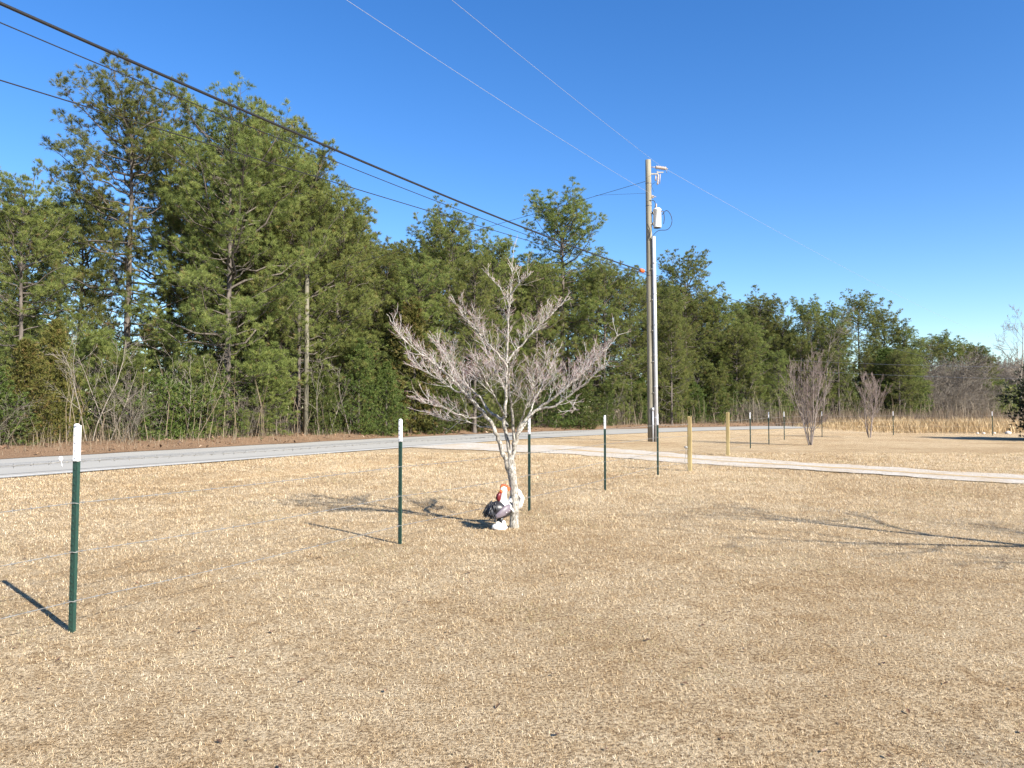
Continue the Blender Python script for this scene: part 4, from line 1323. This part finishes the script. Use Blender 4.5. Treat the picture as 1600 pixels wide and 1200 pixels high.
# short riser
mb = MB(); zr_ = at(1016, 640, D_)[2]
mb.tube([(0.03, -0.235, -0.05), (0.03, -0.235, zr_)], 0.035, 10, cap=True)
rs = mb.build('riser_pipe', M_CONDUIT, up)
mb = MB(); mb.tube([(0.03, -0.235, zr_ - 0.06), (0.03, -0.235, zr_ + 0.10)], 0.062, 10, cap=True); mb.build('riser_cap', M_CONDUIT, rs)
# transformer can
tz0, tz1 = at(1024, 357, D_)[2], at(1024, 327, D_)[2]
tx = pz(tz0)[0] + 0.40
mb = MB(); zz = [tz0, tz0 + 0.03, tz0 + 0.05, tz1 - 0.10, tz1 - 0.09, tz1 - 0.04, tz1 - 0.03, tz1 + 0.02, tz1 + 0.06]
rr = [0.185, 0.20, 0.196, 0.196, 0.208, 0.208, 0.195, 0.15, 0.02]
mb.tube([(tx, -0.12, z) for z in zz], rr, 18, cap=True)
tf = mb.build('transformer', M_TANK, up)
mb = MB()
for z in (tz0 + 0.22, tz1 - 0.2):
    mb.box((tx - 0.25, -0.08, z), (0.20, 0.12, 0.07)); mb.box((tx - 0.20, -0.10, z), (0.03, 0.22, 0.16))
mb.build('bracket', M_GALV, tf, False)
mb = MB()
for a in (0.9, 0.0, -0.9):
    q = np.array((tx + 0.2 * math.cos(a), -0.12 - 0.2 * math.sin(a) * 0.6, tz1 - 0.16))
    mb.tube([q, q + (0.06 * math.cos(a), -0.03, 0.02)], (0.03, 0.02), 8, cap=True)
q = np.array((tx - 0.06, -0.15, tz1 + 0.03))
mb.tube([q + (0, 0, 0.03 * i) for i in range(8)], [0.05, 0.03] * 4, 10, cap=True)
mb.build('bushing', M_INSUL, tf)
mb = MB(); mb.tube([(tx, -0.12, tz0 - 0.003), (tx, -0.12, tz0 + 0.001)], 0.188, 18, cap=True); mb.build('base_plate', M_POLED, tf)
# top insulator and fuse cutout
iz = at(1020, 261, D_)[2]
i0 = pz(iz) + (0.15, 0, 0)
mb = MB(); mb.tube([i0, i0 + (0.24, 0, -0.01)], 0.022, 8, cap=True)
pts = []; rad = []
for i in range(13):
    pts.append(i0 + (0.22 + 0.045 * i, 0, -0.01 - 0.006 * i)); rad.append(0.105 if i % 2 else 0.055)
mb.tube(pts, rad, 12, cap=True)
isl = mb.build('insulator', M_INSUL, up)
mb = MB(); e = pts[-1]; mb.tube([e, e + (0.08, 0.01, -0.01)], 0.03, 8, cap=True); mb.tube([e + (0.02, 0, 0), e + (0.03, 0, -0.22)], 0.012, 6, cap=True); mb.build('clamp', M_GALV, isl)
cz = at(1020, 272, D_)[2]
c0 = pz(cz) + (0.14, -0.02, 0)
mb = MB(); mb.box(c0 + (0.17, 0, 0), (0.36, 0.06, 0.07)); mb.box(c0 + (0.45, 0, 0.08), (0.34, 0.05, 0.06)); mb.box(c0 + (0.32, 0, 0.05), (0.08, 0.07, 0.18))
ct = mb.build('cutout_bracket', M_GALV, up, False)
mb = MB(); pts = []; rad = []
for i in range(9):
    pts.append(c0 + (0.36 - 0.006 * i, -0.02, -0.03 - 0.065 * i)); rad.append(0.055 if i % 2 else 0.036)
mb.tube(pts, rad, 10, cap=True)
mb.tube([c0 + (0.46, -0.03, -0.02), c0 + (0.42, -0.03, -0.50)], 0.022, 8, cap=True)
mb.tube([c0 + (0.22, -0.02, -0.10), c0 + (0.22, -0.02, -0.36)], 0.035, 8, cap=True)
mb.build('fuse_tube', M_INSUL, ct)
# jumper loops of black lead
def lead(pxs, rad=0.017, dy=-0.15):
    mb = MB()
    P = [at(a, b, D_ + dy) - UP for a, b in pxs]
    mb.tube(catmull(np.array(P), 6), rad, 6)
    mb.build('jumper_lead', M_BLACK, up)


lead([(1031, 332), (1036, 330), (1038, 340), (1037, 350)])
lead([(1034, 336), (1041, 329), (1047, 334), (1050, 344), (1048, 353), (1042, 359), (1030, 360), (1024, 364), (1019, 370)])
lead([(1019, 334), (1024, 322), (1022, 314), (1015, 313)])
lead([(1022, 300), (1018, 290), (1024, 285)], 0.008)
lead([(1012, 350), (1016, 362), (1014, 374)], 0.02, -0.2)
mb = MB()
for py in (287, 322, 431):
    z = at(1012, py, D_)[2]
    q = pz(z)
    rr_ = 0.185 - 0.045 * z / TOPZ + 0.004
    mb.tube([q - (0, 0, 0.018), q + (0, 0, 0.018)], rr_ + 0.004, 16)
mb.build('steel_band', M_SIGNB, up)
nz = at(1013, 308, D_)[2]
nb = MB(); nb.box(pz(nz) + (0.19, -0.05, 0), (0.12, 0.05, 0.14)); nb.tube([pz(nz) + (0.2, -0.08, 0.02), pz(nz) + (0.36, -0.08, -0.02)], 0.02, 6, cap=True); nb.build('neutral_spool', M_INSUL, up)

# lines: each runs from the pole back over the lawn or on along the road
dirB = np.array((-0.488, -0.873, 0.0))


def line(name, P, rad, mat, label, cat='overhead line'):
    P = np.array(P); c = P[0].copy()
    m = MB(); m.tube(P - c, rad, 6)
    o = m.build(name, mat, loc=Vector(c.tolist()))
    return tag(o, label, cat)


def span(p0, z_of, L, d=dirB, n=40):
    out = []
    for t in np.linspace(0, L, n):
        q = p0 + d * t; out.append((q[0], q[1], z_of(t)))
    return out


e = UP + np.array((pz(iz)[0] + 0.80, 0.0, 0.0))
za = iz - 0.08
line('power_line', span(e, lambda t: za - 1.2 * (4 * (t / 62) * (1 - t / 62)) * 0.55, 62, unit(at(728, 0, 21.6)[:2] - e[:2]).tolist() + [0] if False else np.append(unit(np.array((-1.28, 21.4)) - e[:2]), 0)), 0.0050, M_ALU, 'uppermost pale bare conductor running from the pole top insulator back over the lawn')
e2 = UP + pz(nz) + np.array((0.36, -0.08, 0.0))
line('power_line', span(e2, lambda t: nz - 0.02 - 0.75 * (4 * (t / 62) * (1 - t / 62)), 62, np.append(unit(np.array((-3.7, 18.4)) - e2[:2]), 0)), 0.0050, M_ALU, 'lower pale bare conductor meeting the pole at the transformer, beneath the uppermost one')
kz = at(1012, 427, D_)[2]
e3 = UP + pz(kz) + np.array((-0.10, -0.16, 0))
line('phone_cable', span(e3, lambda t: 7.70 + (kz - 7.70) * ((t - 27) / 27) ** 2, 56), 0.028, M_BLACK, 'thick black cable sloping across the sky down to the orange sleeve on the pole', 'cable')
e4 = UP + pz(kz - 0.08) + np.array((-0.12, -0.16, 0))
line('phone_cable', span(e4, lambda t: 7.42 + (kz - 0.08 - 7.42) * ((t - 28) / 28) ** 2, 56), 0.0095, M_BLACK, 'thin black cable hanging just below the thick black cable', 'cable')
e5 = UP + pz(kz - 0.12) + np.array((-0.14, -0.16, 0))
line('service_drop', span(e5, lambda t: kz - 0.12 - 0.0575 * t - 0.10 * 4 * (t / 42) * (1 - t / 42), 42), 0.0105, M_BLACK, 'lowest black service wire crossing in front of the pines and falling away from the pole', 'cable')
# orange sleeve on the thick cable beside the pole
sl_t = 0.62
def cable_at(t):
    q = e3 + dirB * t
    return np.array((q[0], q[1], 7.70 + (kz - 7.70) * ((t - 27) / 27) ** 2))
so_ = MB(); a, b = cable_at(0.7), cable_at(1.15)
so_.tube([a - a, (b - a) * 0.15, (b - a) * 0.85, b - a], (0.06, 0.10, 0.10, 0.06), 10, cap=True)
tag(so_.build('cable_sleeve', M_ORANGE, loc=Vector(a.tolist())), 'orange plastic sleeve clamped round the black cable beside the utility pole', 'cable sleeve')
# onward spans to the next pole up the road
nxt = np.array((87.0, 126.0, 0.0))
def onward(p, z0, z1, sag, n=30):
    out = []
    for t in np.linspace(0, 1, n):
        q = p * (1 - t) + nxt * t
        out.append((q[0], q[1], z0 * (1 - t) + z1 * t - sag * 4 * t * (1 - t)))
    return out
line('power_line', onward(e + np.array((0.05, 0, 0)), za, 12.2, 1.0), 0.0055, M_ALU, 'pale conductor leading on from the pole top insulator over the far pines')
line('phone_cable', onward(UP + pz(kz) + np.array((0.12, 0.14, 0)), kz, 6.6, 0.5), 0.016, M_BLACK, 'black cable leading on past the pole in front of the spiky topped pine', 'cable')
# span guy to the stub pole across the road
SP = np.array(((478 - 800) / F * 40.0, 40.0, 0.1))
spz = at(477.5, 425, 40.0)[2]
g0 = UP + pz(at(1003, 283, D_)[2]) + np.array((-0.15, 0.05, 0)); g1 = np.array((SP[0] + 0.1, SP[1], spz - 0.15))
line('guy_wire', [g0 * (1 - t) + g1 * t - np.array((0, 0, 0.10 * 4 * t * (1 - t))) for t in np.linspace(0, 1, 14)], 0.011, M_BLACK, 'steel guy wire from high on the utility pole across the road to the stub pole', 'wire')
g2 = UP + pz(at(1003, 302, D_)[2]) + np.array((-0.15, 0.0, 0)); gm = g0 * 0.86 + g1 * 0.14
line('guy_wire', [g2, g2 * 0.4 + gm * 0.6 + np.array((0, 0, 0.0)), gm], 0.006, M_BLACK, 'slack lighter wire looping from the pole up to the steel guy wire', 'wire')
sp = empty('stub_pole', SP, 'weathered bare wood stub pole standing in the brush under the broadest pine', 'pole')
mb = MB(); mb.tube([(0, 0, -0.2), (0.02, 0, spz * 0.5), (0.0, 0, spz - 0.1)], (0.145, 0.125, 0.105), 14, cap=True); mb.build('pole_shaft', mat_bark('old_grey_pole', (0.10, 0.09, 0.065), (0.20, 0.185, 0.14), 8, (1, 1, 0.06)), sp)
mb = MB(); mb.tube([(0, 0, spz - 0.32), (0, 0, spz - 0.27)], 0.123, 14); mb.box((0.125, -0.05, spz - 0.30), (0.05, 0.08, 0.06)); mb.build('guy_clamp', M_GALV, sp)
# two low wires strung in front of the far pines
for (a, b, lb) in (((1236, 563), (1640, 574), 'upper of the two thin wires strung in front of the far pines'), ((1236, 578), (1640, 593), 'lower of the two thin wires strung in front of the far pines')):
    A = at(*a, 84.0); Bq = at(*b, 64.0)
    line('service_drop', [A * (1 - t) + Bq * t - np.array((0, 0, 0.15 * 4 * t * (1 - t))) for t in np.linspace(0, 1, 16)], 0.012, M_ALU, lb)

# ------------------------------------------------------------------ road sign seen from behind
g = gnd(967, 666.5)
SGx, SGy = (967 - 800) / F * 68.5, 68.5
sg = empty('road_sign', (SGx, SGy, 0.05), 'grey back of a diamond road sign on a thin post across the road', 'road sign', rz=0.25)
zc = at(967, 626, 68.5)[2]
mb = MB(); d = 0.51
V = [(-d, 0, zc), (0, 0, zc - d), (d, 0, zc), (0, 0, zc + d), (-d, 0.006, zc), (0, 0.006, zc - d), (d, 0.006, zc), (0, 0.006, zc + d)]
mb.add(V, None, [(0, 1, 2, 3), (7, 6, 5, 4), (0, 4, 5, 1), (1, 5, 6, 2), (2, 6, 7, 3), (3, 7, 4, 0)])
mb.build('sign_plate', M_SIGNB, sg, False)
mb = MB(); mb.box((0, -0.026, (zc + 0.45) / 2 - 0.1), (0.075, 0.04, zc + 0.45)); mb.build('sign_post', M_SIGNB, sg, False)
mb = MB(); mb.box((0, -0.05, zc + 0.25), (0.03, 0.02, 0.03)); mb.box((0, -0.05, zc - 0.25), (0.03, 0.02, 0.03)); mb.build('bolt', M_GALV, sg, False)

# ------------------------------------------------------------------ painted rooster statue by the dogwood trunk
RB = gnd(780.5, 826)
RY = RB[1]
rb = empty('rooster_statue', (RB[0], RY, float(gz(RB[0], RY))), 'painted rooster statue with orange comb and white neck at the foot of the dogwood', 'statue')
rb.rotation_euler = (0, 0, 0.5); rb.scale = (1.14, 1, 1)
PXM = RY / F                   # metres per photograph pixel here


def L(px, py, dy=0.0):
    return np.array(((px - 780.5) * PXM, dy, (826.5 - py) * PXM))


def loft(mb, pts, rx, ry, n=14, mi=0, yaw=None):
    """elliptical sections along a path in the statue's long plane"""
    pts = np.array(pts); k = len(pts)
    tan = unit(np.gradient(pts, axis=0))
    side = np.array((0, 1.0, 0)); V = []
    for p, t, a, b in zip(pts, tan, rx, ry):
        u = unit(np.cross(side, t))
        for j in range(n):
            th = 2 * math.pi * j / n
            V.append(p + u * a * math.cos(th) + side * b * math.sin(th))
    V += [pts[0] - tan[0] * rx[0] * 0.3, pts[-1] + tan[-1] * rx[-1] * 0.3]
    q = [(i * n + j, i * n + (j + 1) % n, (i + 1) * n + (j + 1) % n, (i + 1) * n + j) for i in range(k - 1) for j in range(n)]
    tr = [(k * n, (j + 1) % n, j) for j in range(n)] + [(k * n + 1, (k - 1) * n + j, (k - 1) * n + (j + 1) % n) for j in range(n)]
    mb.add(np.array(V), tr, q, 0.5, mi)


def feather(mb, base_, d, length, width, nrm_, curl=0.3, mi=0):
    d = unit(d); nn_ = unit(nrm_ - d * np.dot(nrm_, d)); s = np.cross(d, nn_)
    V = []; fr_ = (0, 0.3, 0.65, 0.9, 1.0); wd = (0.35, 0.9, 1.0, 0.6, 0.05)
    for f, w_ in zip(fr_, wd):
        c = base_ + d * length * f - nn_ * curl * length * f * f
        V += [c - s * width * w_ / 2, c + nn_ * width * 0.16 * w_, c + s * width * w_ / 2, c - nn_ * width * 0.12 * w_]
    q = []
    for i in range(4):
        for j in range(4):
            q.append((i * 4 + j, i * 4 + (j + 1) % 4, (i + 1) * 4 + (j + 1) % 4, (i + 1) * 4 + j))
    q.append((0, 3, 2, 1)); q.append((16, 17, 18, 19))
    mb.add(np.array(V), None, q, 0.5, mi)


fr2 = np.random.default_rng(9)
# body: breast to tail root, one surface
mb = MB()
loft(mb, [L(764, 801), L(768, 797), L(775, 796), L(784, 797), L(790, 796), L(795, 791), L(799, 787)], [0.03, 0.085, 0.120, 0.120, 0.100, 0.065, 0.03], [0.03, 0.075, 0.100, 0.105, 0.085, 0.055, 0.03])
mb.build('body', M_PBLACK, rb)
mb = MB()
loft(mb, [L(788, 797), L(786, 790), L(786, 781), L(787, 773), L(788, 766), L(789, 762)], [0.088, 0.078, 0.048, 0.036, 0.034, 0.022], [0.112, 0.096, 0.056, 0.042, 0.038, 0.026])
for i in range(34):
    a = fr2.random() * 6.28; f = fr2.random()
    c = L(787, 783 + 9 * f); rr_ = 0.050 + 0.035 * f
    feather(mb, c + np.array((math.cos(a) * rr_, math.sin(a) * rr_ * 1.15, 0)), np.array((math.cos(a) * 0.55, math.sin(a) * 0.55, -1)), 0.085, 0.026, np.array((math.cos(a), math.sin(a), 0.4)), -0.1)
mb.build('neck', M_PWHITE, rb)
mb = MB()
mb.ell(L(786.5, 764.5), (0.042, 0.036, 0.036), 12, 8)
hd = mb.build('head', M_PWHITE, rb)
mb = MB(); mb.tube([L(784, 766), L(781, 767), L(778.5, 768.6)], (0.016, 0.011, 0.002), 8, cap=True); mb.build('beak', M_PBEAK, hd)
mb = MB()
for s_ in (-1, 1):
    mb.ell(L(785.2, 763.5, s_ * 0.034), (0.006, 0.004, 0.006), 8, 6)
mb.build('eye', M_PBLACK, hd)
# serrated comb
mb = MB()
prof_c = [(782, 765), (782.3, 760), (783.6, 757), (784.6, 760), (786.2, 756.2), (787.4, 759.6), (789.4, 756.5), (790.4, 760), (792.6, 758.6), (793.4, 762), (796, 762), (796.5, 766), (794, 768), (790, 764.4), (786, 763)]
nP = len(prof_c); V = [L(a, b, -0.011) for a, b in prof_c] + [L(a, b, 0.011) for a, b in prof_c]
c1, c2 = L(788, 762.4, -0.016), L(788, 762.4, 0.016)
V += [c1, c2]
mb.add(np.array(V), [(2 * nP, i, (i + 1) % nP) for i in range(nP)] + [(2 * nP + 1, nP + (i + 1) % nP, nP + i) for i in range(nP)], [(i, i + nP, (i + 1) % nP + nP, (i + 1) % nP) for i in range(nP)])
mb.build('comb', M_PRED, hd, False)
mb = MB()
mb.ell(L(782.2, 768, -0.012), (0.022, 0.028, 0.024), 10, 7)
mb.build('face', M_PRED, hd)
mb = MB()
for s_ in (-1, 1):
    loft(mb, [L(781, 770, s_ * 0.014), L(779.4, 774, s_ * 0.018), L(778.6, 779, s_ * 0.018), L(779, 783, s_ * 0.014)], [0.016, 0.026, 0.027, 0.008], [0.008, 0.012, 0.012, 0.005], 10)
mb.build('wattle', M_PDRED, hd)
# black breast plumage, shaggy
mb = MB()
for i in range(95):
    a = fr2.normal() * 0.85; f = fr2.random()
    c = L(773 - 6 * math.sin(f * 2.8), 781 + 21 * f) + np.array((-0.045 * math.cos(a) * math.sin(0.5 + f * 2), -0.085 * math.sin(a) * (0.6 + 0.5 * math.sin(f * 3)), 0))
    feather(mb, c, np.array((-0.55 * math.cos(a) + fr2.normal() * 0.15, -0.4 * math.sin(a), -1.0)), 0.075 + 0.035 * fr2.random(), 0.030, np.array((-math.cos(a), -math.sin(a), 0.3)), -0.25 if f > 0.75 else 0.05)
mb.build('breast_feathers', M_PBLACK, rb)
# folded wing, mauve, on both flanks
mb = MB()
for s_ in (-1, 1):
    loft(mb, [L(791.5, 788, s_ * 0.085), L(787, 793, s_ * 0.104), L(780, 799, s_ * 0.110), L(772, 804, s_ * 0.100), L(767, 807, s_ * 0.09)], [0.016, 0.052, 0.056, 0.032, 0.006], [0.016, 0.030, 0.030, 0.020, 0.006], 12)
    for i in range(16):
        f = i / 16
        c = L(790 - 17 * f, 792 + 9 * f, s_ * (0.108 + 0.012 * math.sin(f * 3)))
        feather(mb, c, np.array((-0.5 + 0.9 * (i % 2), 0, -0.75)), 0.065, 0.030, np.array((0, s_, 0.1)), 0.2)
mb.build('wing', M_PGREY, rb)
# arched white tail behind the trunk
mb = MB()
for i in range(11):
    s_ = (i - 5) / 5
    up_ = 774 - 5 * (1 - abs(s_)) + 2 * (i % 3)
    P_ = catmull(np.array([L(797, 787, 0.03 + s_ * 0.02), L(806, 779, 0.10 + s_ * 0.03), L(815, up_, 0.15 + s_ * 0.045), L(821.5, up_ + 6, 0.17 + s_ * 0.05), L(823.5 - (i % 3), 786 + (i % 2) * 3, 0.18 + s_ * 0.055), L(821 - (i % 3), 798 + (i % 3), 0.18 + s_ * 0.055)]), 4)
    k = len(P_); s2 = np.linspace(0, 1, k)
    loft(mb, P_, 0.030 * (1 - s2 ** 3) * (0.5 + s2) + 0.004, 0.014 * (1 - s2 ** 3) + 0.004, 8)
mb.build('tail', M_PWHITE, rb)
mb = MB()
for s_ in (-1, 1):
    mb.tube([L(781, 806, s_ * 0.04), L(780.5, 815, s_ * 0.045), L(780, 820, s_ * 0.045)], (0.035, 0.015, 0.014), 8, cap=True)
    for a in (-0.5, 0, 0.5):
        q = L(780, 819, s_ * 0.045); mb.tube([q, q + np.array((-0.05 * math.cos(a), 0.05 * math.sin(a), -0.008))], (0.011, 0.006), 6, cap=True)
mb.build('leg', M_PBLACK, rb)
mb = MB()
mb.ell(L(780.5, 823), (0.098, 0.085, 0.060), 14, 9, jit=0.05, seed=4); mb.ell(L(782, 817.5), (0.072, 0.066, 0.045), 12, 8, jit=0.06, seed=5)
mb.build('pedestal', M_PWHITE, rb)
print('triangles in meshes', sum(len(m.loops) - 2 * len(m.polygons) for m in bpy.data.meshes))
